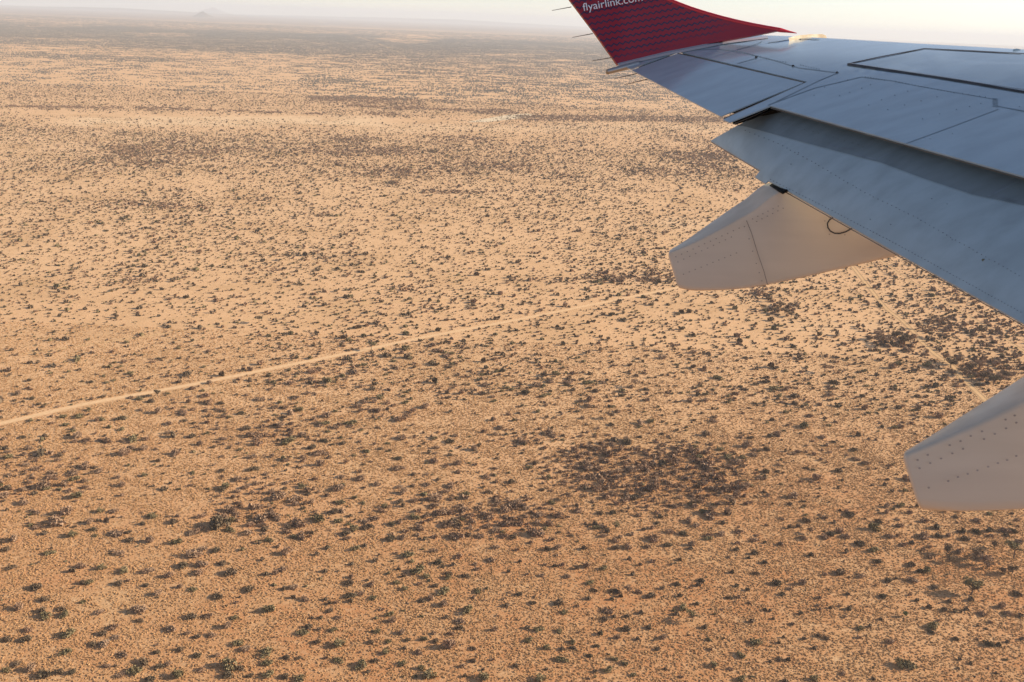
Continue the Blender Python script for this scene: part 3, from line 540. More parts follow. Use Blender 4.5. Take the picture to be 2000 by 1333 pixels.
# far scrub in patches
_, _, area = wedge(1, 2500, 15000, .60); n = int(area / 2500 * 2.5); X, Y, _ = wedge(n, 2500, 15000, .60)
u, v = to_px(X, Y); c = cover(u, v, X, Y); keep = rng.random(n) < np.clip(c * 1.0, 0, 1); X, Y, c = X[keep], Y[keep], c[keep]; n = len(X); print('patches', n)
s = rng.uniform(.8, 1.15, n); S2 = np.stack([s, s, s * (1 + .5 * sstep(c, .7, 1.1)) * .95], 1)
scatter_stuff('far_scrub', np.stack([X, Y], 1), S2, np.stack([0 * X, 0 * X, rng.choice([0, 1.571, 3.142, 4.712], n)], 1), rng.integers(0, 14, n), C_FAR, 'hazy grey bands of far bush across the plain', 'scrub')
# grass tufts on the near ground
_, _, area = wedge(1, 215, 620, .62); n = int(area * 2.1); X, Y, _ = wedge(n, 215, 620, .62)
dd = fbm(X / 9., Y / 9., 77, 3); fade = 1 - sstep(Y, 430, 620)
keep = (rng.random(n) < np.clip(2.2 * (dd - .10), .35, 1) * (.35 + .65 * fade)) & road_clear(X, Y); X, Y = X[keep], Y[keep]; n = len(X); print('tufts', n)
s = np.clip(np.exp(rng.normal(-1.08, .30, n)), .18, .55)
scatter_stuff('grass', np.stack([X, Y], 1), np.stack([s, s, s * rng.uniform(.45, .9, n)], 1), np.stack([0 * X, 0 * X, rng.uniform(0, 6.283, n)], 1), rng.integers(0, 6, n), C_TUFT, 'pale dry grass tufts covering the near sand', 'grass')
# ------------------------------------------------------------------ aircraft wing (metres, seen from the cabin window)
IA, IB, IC = .0000468, .000111, .0769
def plane(u, v): return IC + IA * (u - 1205) + IB * (v - 125)
nc = Vector((IA * F, IB * F, plane(1000, 666.5)))
NUP = -(RT * nc.x - UP * nc.y + FW * nc.z).normalized()        # upper side of the wing
def P3(u, v, Z): return CAM + ray(u, v) * (Z / F)
LE = [(1205, 124), (1300, 101), (1420, 78), (1480, 69), (1540, 71), (1616, 75), (1750, 83), (1875, 90), (2000, 97), (2400, 121), (2720, 140)]
TE = [(1205, 128), (1408, 228), (1505, 207), (1770, 280), (2000, 345), (2400, 463), (2720, 558)]
def interp(L, u): return float(np.interp(u, [p[0] for p in L], [p[1] for p in L]))
def zwing(u, v):
    e = max(v - interp(LE, u), 0)
    return 1.0 / (plane(u, v) - .0062 * math.exp(-e / 26.0) * min(1, max(0, (u - 1380) / 200)))
def zflap(u, v):
    a = 207 + (u - 1505) * .281; b = interp([(1388, 275), (1530, 368), (1750, 493), (2000, 632), (2720, 1040)], u)
    s = max(-.2, (v - a) / (b - a))
    return 1.0 / (plane(u, v) * (.972 - .050 * s - .022 * s * s))
def dens_poly(poly, step=22):
    out = []
    for a, b in zip(poly, poly[1:] + poly[:1]):
        k = max(1, int(math.hypot(b[0] - a[0], b[1] - a[1]) / step))
        for i in range(k): out.append((a[0] + (b[0] - a[0]) * i / k, a[1] + (b[1] - a[1]) * i / k))
    return out
def inside(p, poly):
    c = False; n = len(poly)
    for i in range(n):
        a, b = poly[i], poly[i - 1]
        if (a[1] > p[1]) != (b[1] > p[1]) and p[0] < (b[0] - a[0]) * (p[1] - a[1]) / (b[1] - a[1]) + a[0]: c = not c
    return c
def slab(poly, zf, thick, step=24, drop=0.0, uvf=None):
    """solid plate: its upper face follows zf, its lower face lies thick(u,v) below"""
    B = dens_poly(poly, step); pts = [Vector(p) for p in B]; m = len(pts); edges = [(i, (i + 1) % m) for i in range(m)]
    us = [p[0] for p in poly]; vs = [p[1] for p in poly]
    y = min(vs) + step / 2
    while y < max(vs):
        x = min(us) + step / 2
        while x < max(us):
            if inside((x, y), B) and min((x - b[0]) ** 2 + (y - b[1]) ** 2 for b in B) > (step * .45) ** 2: pts.append(Vector((x, y)))
            x += step
        y += step
    vo, _, fo, *_ = delaunay_2d_cdt(pts, edges, [], 1, 1e-4)
    th = thick if callable(thick) else (lambda u, v: thick)
    top = [P3(p.x, p.y, zf(p.x, p.y)) - NUP * drop for p in vo]; bot = [t - NUP * th(p.x, p.y) for t, p in zip(top, vo)]
    V = top + bot; n = len(vo); Fc = []; cnt = {}
    for f in fo:
        a, b, c = (vo[i] for i in f[:3])
        f = tuple(f)
        if (b.x - a.x) * (c.y - a.y) - (b.y - a.y) * (c.x - a.x) > 0: f = f[::-1]
        Fc.append(f); Fc.append(tuple(i + n for i in f[::-1]))
        for i in range(len(f)): cnt[(f[i], f[(i + 1) % len(f)])] = 1
    for (a, b) in list(cnt):
        if (b, a) not in cnt:
            k = len(V); V += [top[a], top[b], bot[b], bot[a]]; Fc.append((k + 1, k, k + 3, k + 2))
    uv = [uvf(p.x, p.y) for p in vo] if uvf else None
    return V, Fc, uv, n
def smooth_flags(o, ntri=None):
    me = o.data; me.polygons.foreach_set('use_smooth', [len(p.vertices) == 3 or True for p in me.polygons])
def part(name, geo, mats, parent, smooth=True):
    V, Fc = geo[0], geo[1]; o = mesh_obj(name, V, Fc, mats, parent, smooth)
    if smooth and hasattr(o.data, 'polygons'):
        b = bmesh.new(); b.from_mesh(o.data)
        for e in b.edges:
            if len(e.link_faces) == 2 and e.calc_face_angle(0) > .6: e.smooth = False
        b.to_mesh(o.data); b.free()
    return o
def join_geo(*gs):
    V, Fc = [], []
    for g in gs: n = len(V); V += list(g[0]); Fc += [tuple(i + n for i in f) for f in g[1]]
    return V, Fc
def strip(pts, w, zf, lift=.003, drop=0.0, step=14):
    """a thin line lying on the surface, w photo pixels wide"""
    D = []
    for a, b in zip(pts[:-1], pts[1:]):
        k = max(1, int(math.hypot(b[0] - a[0], b[1] - a[1]) / step))
        for i in range(k): D.append((a[0] + (b[0] - a[0]) * i / k, a[1] + (b[1] - a[1]) * i / k))
    D.append(pts[-1]); V = []; Fc = []
    for i, p in enumerate(D):
        a = D[max(i - 1, 0)]; b = D[min(i + 1, len(D) - 1)]; dx, dy = b[0] - a[0], b[1] - a[1]; L = math.hypot(dx, dy); nx, ny = -dy / L * w / 2, dx / L * w / 2
        for s in (1, -1):
            q = P3(p[0] + nx * s, p[1] + ny * s, zf(p[0] + nx * s, p[1] + ny * s)); V.append(q + NUP * (lift - drop))
        if i: Fc.append((2 * i - 2, 2 * i - 1, 2 * i + 1, 2 * i))
    return V, Fc
def dots(pts, r, zf, off):
    V, Fc = [], []
    for (u, v) in pts:
        n = len(V)
        for i in range(6):
            an = 6.283 * i / 6; V.append(P3(u + r * math.cos(an), v + r * math.sin(an) * .75, zf(u, v)) + off)
        Fc.append(tuple(range(n, n + 6)))
    return V, Fc
def along(pts, gap, jit=0.0):
    out = []
    for a, b in zip(pts[:-1], pts[1:]):
        k = max(1, int(math.hypot(b[0] - a[0], b[1] - a[1]) / gap))
        out += [(a[0] + (b[0] - a[0]) * i / k + random.uniform(-jit, jit), a[1] + (b[1] - a[1]) * i / k) for i in range(k)]
    return out

def paint(name, col, rough=.3, noise=.12, spec=.5, coat=0.0):
    m, t, b = new_mat(name); geo = t.nodes.new('ShaderNodeNewGeometry')
    mp = t.nodes.new('ShaderNodeMapping'); mp.inputs['Scale'].default_value = (.55, 5.0, 5.0); mp.inputs['Rotation'].default_value = (0, 0, .12); t.links.new(geo.outputs['Position'], mp.inputs['Vector'])
    def nz(vec, sc, det):
        n = t.nodes.new('ShaderNodeTexNoise'); n.inputs['Scale'].default_value = sc; n.inputs['Detail'].default_value = det; t.links.new(vec, n.inputs['Vector']); return n.outputs['Fac']
    st = nz(mp.outputs[0], 1.1, 6); bl = nz(geo.outputs['Position'], 1.3, 5); fi = nz(geo.outputs['Position'], 24, 4)
    dark = tuple(c * (1 - noise * 2.6) for c in col); mid_ = tuple(c * (1 - noise * 1.6) for c in col)
    c = mixc(t, ramp(t, st, .40, .78), (*col, 1), (*dark, 1)); c2 = mixc(t, ramp(t, bl, .45, .7), c, (*mid_, 1))
    t.links.new(c2, b.inputs['Base Color'])
    r = t.nodes.new('ShaderNodeMapRange'); r.inputs[1].default_value = .3; r.inputs[2].default_value = .7; r.inputs[3].default_value = rough * .75; r.inputs[4].default_value = rough * 1.35; t.links.new(st, r.inputs[0]); t.links.new(r.outputs[0], b.inputs['Roughness'])
    bp = t.nodes.new('ShaderNodeBump'); bp.inputs['Strength'].default_value = .06; bp.inputs['Distance'].default_value = .01; t.links.new(bl, bp.inputs['Height']); t.links.new(bp.outputs[0], b.inputs['Normal'])
    b.inputs['Specular IOR Level'].default_value = spec; b.inputs['Coat Weight'].default_value = coat; b.inputs['Coat Roughness'].default_value = .12
    return m
GREYP = paint('wing_paint', (.33, .435, .505), .17, .08, .6, .5)
FLAPP = paint('flap_paint', (.30, .395, .455), .40, .09, .45)
FAIRP = paint('fairing_paint', (.58, .49, .39), .42, .05, .4)
REDP = paint('red_paint', (.55, .012, .03), .3, .02)
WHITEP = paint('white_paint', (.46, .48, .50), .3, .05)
DARKP = paint('sealant', (.045, .042, .045), .6, .1, .3)
SEAM = paint('seam_sealant', (.19, .245, .29), .6, .1, .3)
RIVET = paint('rivet_heads', (.20, .26, .31), .5, .1, .3)
HOLE = paint('cavity_shade', (.012, .012, .012), .8, .1, .1)  # near-black colour standing in for shade inside gaps and recesses
METAL = paint('bare_metal', (.42, .43, .44), .3, .1); METAL.node_tree.nodes['Principled BSDF'].inputs['Metallic'].default_value = .8
CREAM = paint('cream_paint', (.34, .27, .18), .6, .04)
BRONZE = paint('bronze_seal_and_edge', (.16, .115, .08), .5, .1)

plane_root = bpy.data.objects.new('airplane', None); COL.objects.link(plane_root); plane_root.empty_display_size = .2
tag(plane_root, 'grey airliner wing with lowered flap and upturned red winglet above the desert', 'airplane')
AP = plane_root
WING = [(1205, 124), (1300, 101), (1420, 78), (1480, 69), (1540, 71), (1616, 75), (1750, 83), (1875, 90), (2000, 97), (2400, 121), (2720, 140), (2720, 562), (2400, 463), (2000, 345), (1770, 281), (1505, 207), (1424, 239), (1412, 234), (1577, 160), (1325, 101), (1232, 135)]
wing = part('wing', slab(WING, zwing, .014, 22), (GREYP,), AP)
BODY = [(1240, 124), (1300, 108), (1420, 86), (1540, 78), (1750, 92), (2000, 106), (2720, 150), (2720, 535), (2400, 438), (2000, 322), (1770, 258), (1560, 196), (1450, 205), (1385, 196), (1290, 140)]
part('wing_box', slab(BODY, zwing, lambda u, v: .02 + .25 * min(1, max(0, (u - 1250) / 600)), 40, drop=.022), (HOLE,), wing)  # body coloured near-black so the skin gaps read as shaded
LOWER = [(1560, 100), (2000, 125), (2720, 165), (2720, 500), (2000, 290), (1620, 190)]
part('lower_skin', slab(LOWER, zwing, .02, 60, drop=.30), (FAIRP,), wing)
aileron = part('aileron', slab([(1234, 137.5), (1323, 105), (1569, 162), (1407, 227.5)], zwing, .012, 20), (GREYP,), AP)
part('hinge_seal', strip([(1323, 103.2), (1450, 132), (1574, 161)], 2.6, zwing, -.010), (BRONZE,), aileron)
part('hinge_seal', strip([(1573, 160.5), (1500, 193), (1413, 231)], 3.0, zwing, -.010), (BRONZE,), aileron)
# spoiler panel, its dark rubber seal and a white strip painting the highlight on its lip
part('spoiler', slab([(1668, 126), (1806, 98.5), (2000, 109), (2720, 149), (2720, 300), (2000, 176)], zwing, .004, 26, drop=-.006), (GREYP,), AP)
sp = strip([(1655, 126.5), (1830, 152), (2000, 181), (2400, 250), (2720, 306)], 4.2, zwing, .004)
sp2 = strip([(1655, 126), (1725, 111), (1805, 96), (1900, 100.5), (2000, 106), (2720, 146)], 2.0, zwing, .004)
part('spoiler_seal_and_highlight', join_geo(sp, sp2), (DARKP,), AP)
part('spoiler_seal_and_highlight', strip([(1660, 124.6), (1830, 149.4), (2000, 178), (2400, 247)], .8, zwing, .0075), (WHITEP,), AP)
# seams and rivets of the upper skin
seams = [strip(L, w, zwing, .002) for L, w in (([(1325, 100), (1400, 96), (1440, 101), (1500, 115), (1560, 133), (1637, 143)], 1.0), ([(1638, 142.5), (1600, 158), (1500, 207)], 1.0), ([(1500, 206), (1590, 173), (1682, 151)], 1.1),
    ([(1770, 281), (1860, 248), (1950, 214)], 1.3), ([(1948, 208), (2000, 218), (2400, 290)], 1.6), ([(1500, 84), (1560, 76), (1600, 77)], .9), ([(1440, 97), (1480, 86), (1500, 75)], .8), ([(1440, 125), (1478, 114)], .8), ([(1682, 151), (1740, 158), (1790, 168), (1870, 182), (1945, 195)], .8))]
part('panel_seam', join_geo(*seams), (SEAM,), wing)
rv = along([(1690, 151), (1733, 158)], 5) + along([(1750, 160), (1800, 170), (1870, 183)], 6) + along([(1880, 184), (1936, 192)], 11) + along([(1440, 100), (1490, 113)], 5) + along([(1497, 116), (1540, 123)], 5) + along([(1564, 128), (1605, 137)], 5)
rv += [(1611, 171), (1633, 163), (1656, 157), (1700, 166), (1683, 173), (1660, 181), (1640, 188), (1773, 179), (1748, 187), (1722, 196), (1697, 206), (1830, 190), (1799, 198), (1767, 206), (1734, 215), (1916, 203), (1894, 209), (1868, 215), (1835, 223), (1802, 233), (1991, 209), (1817, 272), (1590, 187), (1860, 262)]
part('rivets', dots(rv, 1.3, zwing, NUP * .0025), (RIVET,), wing)
part('panel_plug', dots([(1477, 113), (1549, 130), (1635, 143)], 3.2, zwing, NUP * .005), (DARKP,), wing)
lad = [strip([(1937 + 1.5, 193 + k * 3), (1950 - .8, 194.5 + k * 3)], 1.0, zwing, .003) for k in range(6)]
part('panel_seam', join_geo(*lad), (SEAM,), wing)
# sunlit slat nose beyond the wing tip and a small fairing on the far leading edge
def zsl(u, v): return zwing(1575, 84) + .12 + (u - 1533) * .007
sl = part('slat', slab([(1540, 74), (1560, 69.5), (1580, 67.5), (1606, 67), (1613, 69.5), (1616, 77), (1580, 78)], zsl, .10, 8), (CREAM,), AP)
part('vortex_fence', slab([(1978, 97), (1986, 95.2), (1996, 98), (2010, 101), (1990, 101)], lambda u, v: zwing(2000, 99) + .05, .05, 8), (GREYP,), AP)
# trailing-edge lip: thin bright edge of the fixed skin above the flap
part('edge_lip', strip([(1505, 208.5), (1770, 282.5), (2000, 347), (2400, 465), (2720, 563)], 2.2, zwing, -.016), (BRONZE,), wing)
# flap
FLAP = [(1388, 275), (1434, 249), (1508, 209), (1560, 205), (1790, 270), (2000, 330), (2400, 445), (2720, 540), (2720, 1040), (2400, 857), (2000, 632), (1750, 493), (1532, 369), (1501, 353), (1494, 358), (1475, 346), (1485, 333)]
flap = part('flap', slab(FLAP, zflap, .014, 26), (FLAPP,), AP)
FB = [(1425, 275), (1520, 222), (1790, 285), (2400, 460), (2720, 560), (2720, 940), (2400, 770), (2000, 560), (1750, 420), (1540, 315)]
part('flap_box', slab(FB, zflap, .07, 40, drop=.045), (FAIRP,), flap)
DARK_STRIP = [(1440, 246.5), (1512, 213), (1560, 207), (1790, 272), (2000, 332), (2400, 447), (2720, 542), (2720, 600), (2400, 520), (2000, 401), (1900, 380), (1800, 347), (1720, 317), (1620, 291), (1450, 246.5)]
part('flap_dark_strip', slab(DARK_STRIP, zflap, .002, 26, drop=-.004), (paint('dark_strip_paint', (.17, .22, .25), .5, .12, .35),), flap)  # darker strip on the flap along the wing's trailing edge
fs = [strip(L, w, zflap, .006) for L, w in (([(1450, 246), (1620, 292), (1720, 318), (1800, 348), (1900, 381), (2000, 402), (2400, 520)], 1.2), ([(1715, 312), (1760, 288)], 1.8), ([(1930, 385), (1990, 356)], 3.0), ([(1700, 500), (1850, 440)], .01))]
part('flap_seam_and_lit_edge', join_geo(*fs[:3]), (SEAM,), flap)
smd = [strip(L, w, zflap, .0065) for L, w in (([(1618, 282), (1640, 289)], 5), ([(1645, 290), (1668, 293)], 4), ([(1670, 303), (1712, 313)], 3), ([(1935, 380), (2000, 400)], 5), ([(1940, 377), (1985, 352)], 5))]
part('flap_scuff', join_geo(*smd), (paint('scuff', (.19, .24, .28), .6, .2, .3),), flap)
fr = along([(1455, 256), (1520, 282), (1600, 325), (1690, 378), (1800, 432), (1900, 490), (2000, 545)], 9, 1.5) + along([(1505, 352), (1600, 400), (1750, 478), (2000, 615)], 7, .5) + along([(1520, 240), (1600, 262), (1700, 292)], 12, 3)
fr += [(1820, 390), (1850, 400), (1560, 300), (1545, 322), (1700, 430), (1740, 440), (1860, 470)]
part('rivets', dots(fr, 1.2, zflap, NUP * .006), (paint('flap_rivets', (.17, .20, .235), .5, .1, .3),), flap)
part('oil_spot', dots([(1921, 509)], 4, zflap, NUP * .003), (paint('oil_stain', (.16, .16, .10), .6),), flap)
part('flap_seam_and_lit_edge', strip([(1388, 276), (1486, 334.5)], 1.2, zflap, -.012), (BRONZE,), flap)  # warm strip painting ground light on the outer trailing edge
part('flap_seam_and_lit_edge', strip([(1530, 371), (1750, 495), (2000, 634), (2400, 859)], 2.0, zflap, -.014), (BRONZE,), flap)  # same ground-lit edge, put in as bronze colour
# recess at the outboard flap end: shade painted near-black, with a bronze line
part('painted_recess', slab([(1430, 240), (1436, 242.5), (1470, 231), (1512, 213), (1506, 208), (1455, 224)], lambda u, v: 1 / (plane(u, v) * .985), .012, 12), (HOLE,), flap)
part('painted_recess', strip([(1432, 243), (1462, 231), (1500, 214)], 2.0, lambda u, v: 1 / (plane(u, v) * .99), 0.0), (BRONZE,), flap)

# flap track fairings
def fairing(C, B, T, Zn, wd, mat, rc=.055, taper=None):
    V = []; Fc = []; st = len(C); rings = []
    # densify stations with smooth interpolation
    def cr(L, x):
        i = min(int(x), len(L) - 2); f = x - i; p0, p1, p2, p3 = L[max(i - 1, 0)], L[i], L[i + 1], L[min(i + 2, len(L) - 1)]
        return [.5 * (2 * b + (c - a) * f + (2 * a - 5 * b + 4 * c - d) * f * f + (3 * b - a - 3 * c + d) * f ** 3) for a, b, c, d in zip(p0, p1, p2, p3)]
    N = (st - 1) * 7
    for j in range(N + 1):
        x = j / 7 if j < N else st - 1 - 1e-6
        c, b, t = cr(C, x), cr(B, x), cr(T, x)
        w = wd * (1 if taper is None else np.interp(x, range(len(taper)), taper))
        c3 = P3(c[0], c[1], Zn); b3 = P3(b[0], b[1], Zn + .02); t3 = P3(t[0], t[1], Zn + w); f3 = t3 + (b3 - c3) * .96
        quad = [c3, b3, f3, t3]; ring = []
        for q in range(4):
            p, a, n_ = quad[q], quad[q - 1], quad[(q + 1) % 4]
            k1 = min(.4, rc / max((a - p).length, 1e-3)) ; k2 = min(.4, rc / max((n_ - p).length, 1e-3))
            if q in (0,): k1 *= .35; k2 *= .35
            s, e = p.lerp(a, k1), p.lerp(n_, k2)
            for y in (0, .25, .5, .75, 1): ring.append(s * (1 - y) ** 2 + p * (2 * y * (1 - y)) + e * y * y)
        rings.append(ring)
    # rounded tail: shrink two small rings
    r0 = rings[0]; cen = sum(r0, Vector()) / len(r0); ax = (cen - sum(rings[3], Vector()) / len(r0)).normalized()
    extra = []
    for k, (sh, of) in enumerate(((.80, .030), (.93, .018), (.985, .006))): extra.append([cen + (p - cen) * sh + ax * of for p in r0])
    rings = extra + rings; m = len(r0)
    for rg in rings: V += rg
    for j in range(len(rings) - 1):
        for i in range(m): Fc.append((j * m + i, j * m + (i + 1) % m, (j + 1) * m + (i + 1) % m, (j + 1) * m + i))
    Fc.append(tuple(range(m))[::-1]); Fc.append(tuple((len(rings) - 1) * m + i for i in range(m)))
    return V, Fc
Z1 = 9.35
C1 = [(1309, 493), (1350, 476), (1400, 451), (1465, 415), (1541, 371), (1650, 412), (1765, 482)]
B1 = [(1331, 566), (1360, 570.5), (1432, 569), (1502, 559.5), (1602, 538), (1700, 514), (1762, 499)]
T1 = [(1309, 487), (1343, 465), (1392, 430), (1449, 391), (1516, 354), (1640, 405), (1758, 480)]
fair = part('flap_fairing', fairing(C1, B1, T1, Z1, .40, FAIRP, taper=[.55, .7, .85, 1, 1, 1, .6]), (FAIRP,), AP)
TOWARD = (CAM - P3(1500, 480, Z1)).normalized()
def zf1(u, v): return Z1
def lay(L, w, Z, lift=.012):
    V, Fc = strip(L, w, lambda u, v: Z, 0); return [p + (CAM - p).normalized() * lift for p in V], Fc
part('panel_seam', lay([(1458, 431), (1468, 456), (1480, 495), (1492, 530), (1499, 556)], 1.3, Z1, .016), (paint('fairing_seam', (.24, .20, .18), .6),), fair)
part('access_door', lay([(1634, 423.5), (1627, 425), (1620, 430), (1616, 437), (1617, 445), (1622, 452), (1630, 456), (1640, 456.5), (1652, 453), (1663, 447), (1669, 443)], 2.8, Z1, .018), (DARKP,), fair)
rf = along([(1320, 502), (1455, 441)], 12) + along([(1324, 512), (1440, 458)], 12.5) + along([(1335, 536), (1450, 490)], 11.5) + [(1454, 443), (1463, 467), (1470, 491), (1477, 515), (1483, 533), (1488, 549), (1611, 432), (1642, 436), (1620, 458), (1650, 459), (1545, 379)]
rf += along([(1470, 428), (1530, 398)], 10) + along([(1478, 433), (1540, 402)], 10)
V_, F_ = dots(rf, 1.6, zf1, Vector()); V_ = [p + (CAM - p).normalized() * .016 for p in V_]
part('rivets', (V_, F_), (paint('fairing_rivets', (.33, .28, .25), .6),), fair)
hq = [P3(1503, 362, Z1 + .36), P3(1513, 356, Z1 + .40), P3(1538, 371, Z1 + .0), P3(1528, 376, Z1 - .02)]
hv = [p + (CAM - p).normalized() * .10 for p in hq] ; hv += [p - NUP * .02 for p in hv]
part('drain_slot', (hv, [(0, 3, 2, 1), (4, 5, 6, 7), (0, 1, 5, 4), (1, 2, 6, 5), (2, 3, 7, 6), (3, 0, 4, 7)]), (HOLE,), fair, False)
Z2 = 6.35
C2 = [(1769, 886), (1829, 862), (1912, 826), (2000, 784), (2120, 728), (2300, 812), (2420, 868)]
B2 = [(1806, 1001), (1852, 1007), (1930, 1008), (2040, 1001), (2200, 975), (2360, 925), (2440, 880)]
T2 = [(1768, 879), (1834, 836), (1920, 780), (2000, 728), (2092, 672), (2290, 790), (2410, 858)]
fair2 = part('flap_fairing', fairing(C2, B2, T2, Z2, .44, FAIRP, rc=.10, taper=[.55, .75, .9, 1, 1, 1, .6]), (FAIRP,), AP)
rf2 = [(1812, 889), (1817, 905), (1792, 899), (1796, 915), (1838, 896), (1881, 877), (1860, 886), (1855, 870), (1876, 862), (1896, 852), (1918, 843), (1922, 858), (1943, 848), (1965, 837), (1985, 826), (1814, 953), (1852, 940), (1871, 932), (1890, 926), (1909, 919), (1930, 912), (1949, 905), (1967, 899), (1985, 891), (1982, 812), (1964, 820)]
V_, F_ = dots(rf2, 2.8, lambda u, v: Z2, Vector()); V_ = [p + (CAM - p).normalized() * .016 for p in V_]
part('rivets', (V_, F_), (paint('fairing_rivets_near', (.33, .285, .26), .6),), fair2)

# winglet
BASE = [(960, 126), (1205, 125.5), (1300, 102.5), (1360, 89.5), (1420, 78.5), (1480, 67.5), (1524, 59.5)]
def zlet(u, v):
    ub = min(max(u, 1205), 1524); vb = interp(BASE, ub); h = max(vb - v, 0)
    Z0 = 1 / plane(ub, vb); return Z0 + .02 + h * Z0 / F * (.18 + .12 * math.exp(-h / 40.))
LEC = [(1524, 59.2), (1500, 55), (1470, 49.5), (1440, 43), (1410, 35.5), (1380, 27), (1350, 17.5), (1325, 8), (1303, -1), (1262, -24), (1220, -58), (1180, -104), (1152, -150), (1138, -190)]
WL = LEC + [(1105, -200), (1025, -196), (985, -172), (1107, -8), (1160, 62), (1206, 126.5), (1300, 103), (1360, 90), (1420, 79), (1480, 68)]
def zuv(u, v):
    s = (u - 1140) * .9842 + (v - 22) * -.1772; t = (u - 1140) * .1772 + (v - 22) * .9842; return (s / 11.6, t / 11.9)
V_, F_, UV_, n_ = slab(WL, zlet, .001, 16, uvf=zuv)
# give it real thickness outward (away from the cabin)
OUT = (FW * .92 + UP * -.05 + RT * -.1).normalized()
top = V_[:n_]
def rebuild():
    V = [p.copy() for p in V_[:n_]] + [p + OUT * .05 for p in V_[:n_]]; Fc = [f for f in F_ if max(f) < 2 * n_]; cnt = {}
    for f in Fc:
        if max(f) < n_:
            for i in range(len(f)): cnt[(f[i], f[(i + 1) % len(f)])] = 1
    for a, b in list(cnt):
        if (b, a) not in cnt: Fc.append((b, a, a + n_, b + n_))
    return V, Fc
g = rebuild()
zig, t, b = new_mat('red_zigzag_paint')
uvn = t.nodes.new('ShaderNodeAttribute'); uvn.attribute_name = 'UVMap'; sx = t.nodes.new('ShaderNodeSeparateXYZ'); t.links.new(uvn.outputs['Vector'], sx.inputs[0])
mk = t.nodes.new('ShaderNodeAttribute'); mk.attribute_name = 'pattern'
def mth(op, a, b_=None, c_=None):
    n = t.nodes.new('ShaderNodeMath'); n.operation = op
    for i, val in enumerate((a, b_, c_)):
        if val is None: continue
        if isinstance(val, (int, float)): n.inputs[i].default_value = val
        else: t.links.new(val, n.inputs[i])
    return n.outputs[0]
tri = mth('ABSOLUTE', mth('SUBTRACT', mth('FRACT', sx.outputs[0]), .5))
fy = mth('FRACT', mth('ADD', sx.outputs[1], mth('MULTIPLY', tri, .75)))
ln = mth('LESS_THAN', mth('ABSOLUTE', mth('SUBTRACT', fy, .5)), .14)
ln = mth('MULTIPLY', ln, mk.outputs['Fac'])
c = mixc(t, ln, (.27, .006, .02, 1), (.022, .016, .06, 1)); t.links.new(c, b.inputs['Base Color']); b.inputs['Roughness'].default_value = .32; b.inputs['Coat Weight'].default_value = .3
wl = mesh_obj('winglet', g[0], g[1], (zig,), AP, True)
bmm = bmesh.new(); bmm.from_mesh(wl.data)
for e in bmm.edges:
    if len(e.link_faces) == 2 and e.calc_face_angle(0) > .6: e.smooth = False
bmm.to_mesh(wl.data); bmm.free()
px_of = UV_
uvl = wl.data.uv_layers.new(name='UVMap')
pat = wl.data.attributes.new('pattern', 'FLOAT', 'POINT')
pxs = [to_px(p.x, p.y, p.z) for p in g[0][:n_]]
mv = [float(np.clip((interp(BASE, min(max(x, 1205), 1524)) - y - 12 + (8 if x < 1300 else 0)) / 9, 0, 1) * np.clip((1452 - x) / 70, 0, 1)) for x, y in pxs]
pat.data.foreach_set('value', np.array(mv + mv, np.float32))
for lp in wl.data.loops: uvl.data[lp.index].uv = px_of[lp.vertex_index % n_]
# rounded leading edge that catches the sun
V_, F_ = [], []
pts = [P3(u, v, zlet(u, v) + .02) for u, v in LEC]
pts = [P3(1556, 65.2, zlet(1524, 59) + .03), P3(1540, 62.3, zlet(1524, 59) + .025)] + pts
for i, p in enumerate(pts):
    d = (pts[min(i + 1, len(pts) - 1)] - pts[max(i - 1, 0)]).normalized(); a = d.cross(Vector((0, 0, 1))).normalized(); b2 = d.cross(a); rr = (.004, .014)[i] if i < 2 else .026
    for k in range(12): V_.append(p + (a * math.cos(6.2832 * k / 12) + b2 * math.sin(6.2832 * k / 12)) * rr)
    if i:
        for k in range(12): F_.append(((i - 1) * 12 + k, (i - 1) * 12 + (k + 1) % 12, i * 12 + (k + 1) % 12, i * 12 + k))
part('leading_edge', (V_, F_), (REDP,), wl)
# web address on the winglet
cu = bpy.data.curves.new('lettering', 'FONT'); cu.body = 'flyairlink.com'; cu.size = 1; cu.extrude = 0
to = bpy.data.objects.new('lettering', cu); COL.objects.link(to); dg = bpy.context.evaluated_depsgraph_get(); dg.update()
tme = bpy.data.meshes.new_from_object(to.evaluated_get(dg)); COL.objects.unlink(to); bpy.data.objects.remove(to)
xs = [v.co.x for v in tme.vertices]; x0, x1 = min(xs), max(xs); sc = 117.5 / (x1 - x0)
for v in tme.vertices:
    x = (v.co.x - x0) * sc; y = v.co.y * 21.5
    uu = 1139.5 + x * .985 - y * .173; vv = 22.0 - x * .173 - y * .985
    p = P3(uu, vv, zlet(uu, vv)); v.co = p + (CAM - p).normalized() * .035
letm, _t2, _b2 = new_mat('white_lettering'); _b2.inputs['Base Color'].default_value = (.80, .80, .82, 1); _b2.inputs['Roughness'].default_value = .5
tme.materials.clear(); tme.materials.append(letm); lo = bpy.data.objects.new('lettering', tme); COL.objects.link(lo); lo.parent = wl
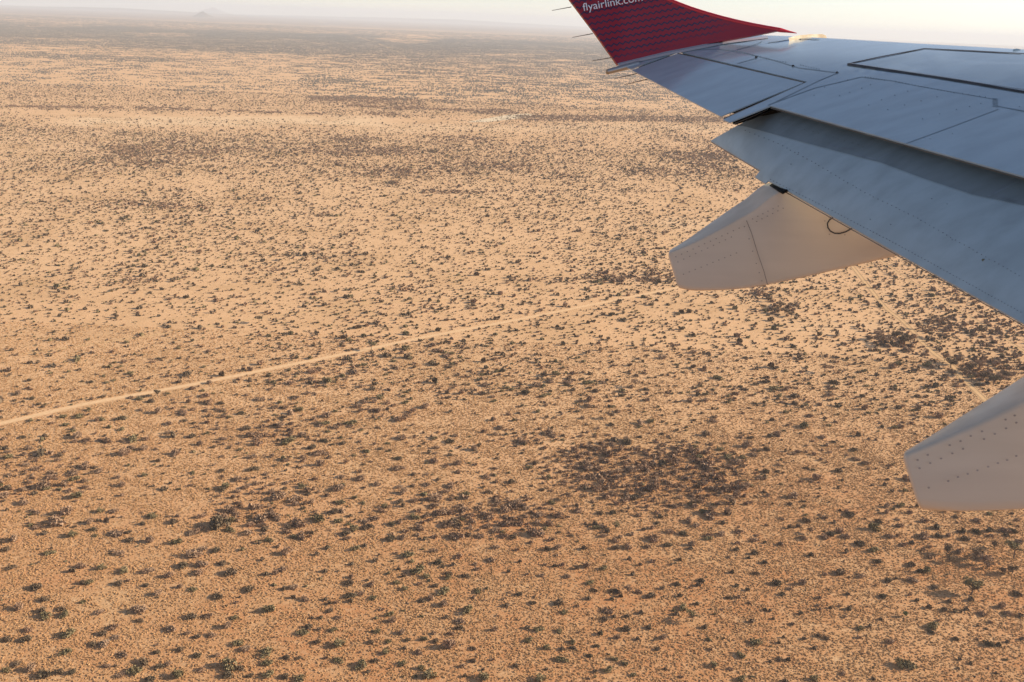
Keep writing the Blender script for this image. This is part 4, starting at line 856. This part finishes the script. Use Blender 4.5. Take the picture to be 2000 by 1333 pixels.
# white fillet skirt under the winglet and the drain mast at its rear
part('tip_skirt', strip([(1208, 129), (1300, 107.5), (1420, 84), (1500, 73.5)], 4.5, zwing, .006), (WHITEP,), wing)
V_, F_ = [], []
a, b2 = P3(1250, 124.5, zwing(1230, 128) - .03), P3(1187, 140.5, zwing(1210, 130) - .02)
tube(V_, F_, a, b2, .040, .034, 14); mast = part('drain_mast', (V_, F_), (METAL,), AP)
V_, F_ = [], []; d_ = (b2 - a).normalized(); tube(V_, F_, b2 - d_ * .012, b2 + d_ * .02, .036, .030, 14); tube(V_, F_, b2 + d_ * .02, b2 + d_ * .021, .030, .001, 14)
part('mast_cap', (V_, F_), (CREAM,), mast)
for (u0, v0, u1, v1), zz in zip(((1078, 21, 1116, 14), (1118, 73.5, 1158, 66), (1157, 119, 1195, 113), (1200, 154, 1245, 144), (1221, 165.5, 1265, 155)), (13.9, 13.5, 13.2, 12.6, 12.4)):
    V_, F_ = [], []; tube(V_, F_, P3(u1, v1, zz), P3(u0, v0, zz + .02), .006, .0035, 6)
    part('static_wick', (V_, F_), (DARKP,), AP)

# ------------------------------------------------------------------ haze
def build_haze():
    x, y0, y1, z0, z1 = 47000, -47000, 47000, -1.0, 380.0
    V = [(-x, y0, z0), (x, y0, z0), (x, y1, z0), (-x, y1, z0), (-x, y0, z1), (x, y0, z1), (x, y1, z1), (-x, y1, z1)]
    Fc = [(0, 3, 2, 1), (4, 5, 6, 7), (0, 1, 5, 4), (1, 2, 6, 5), (2, 3, 7, 6), (3, 0, 4, 7)]
    m = bpy.data.materials.new('haze'); m.use_nodes = True; t = m.node_tree; t.nodes.clear()
    pv = t.nodes.new('ShaderNodeVolumePrincipled'); pv.inputs['Density'].default_value = HAZE; pv.inputs['Color'].default_value = (.74, .80, .89, 1); pv.inputs['Anisotropy'].default_value = .1
    out = t.nodes.new('ShaderNodeOutputMaterial'); t.links.new(pv.outputs[0], out.inputs['Volume'])
    o = mesh_obj('haze', V, Fc, (m,)); tag(o, kind='stuff')
HAZE = 5.6e-5
build_haze()
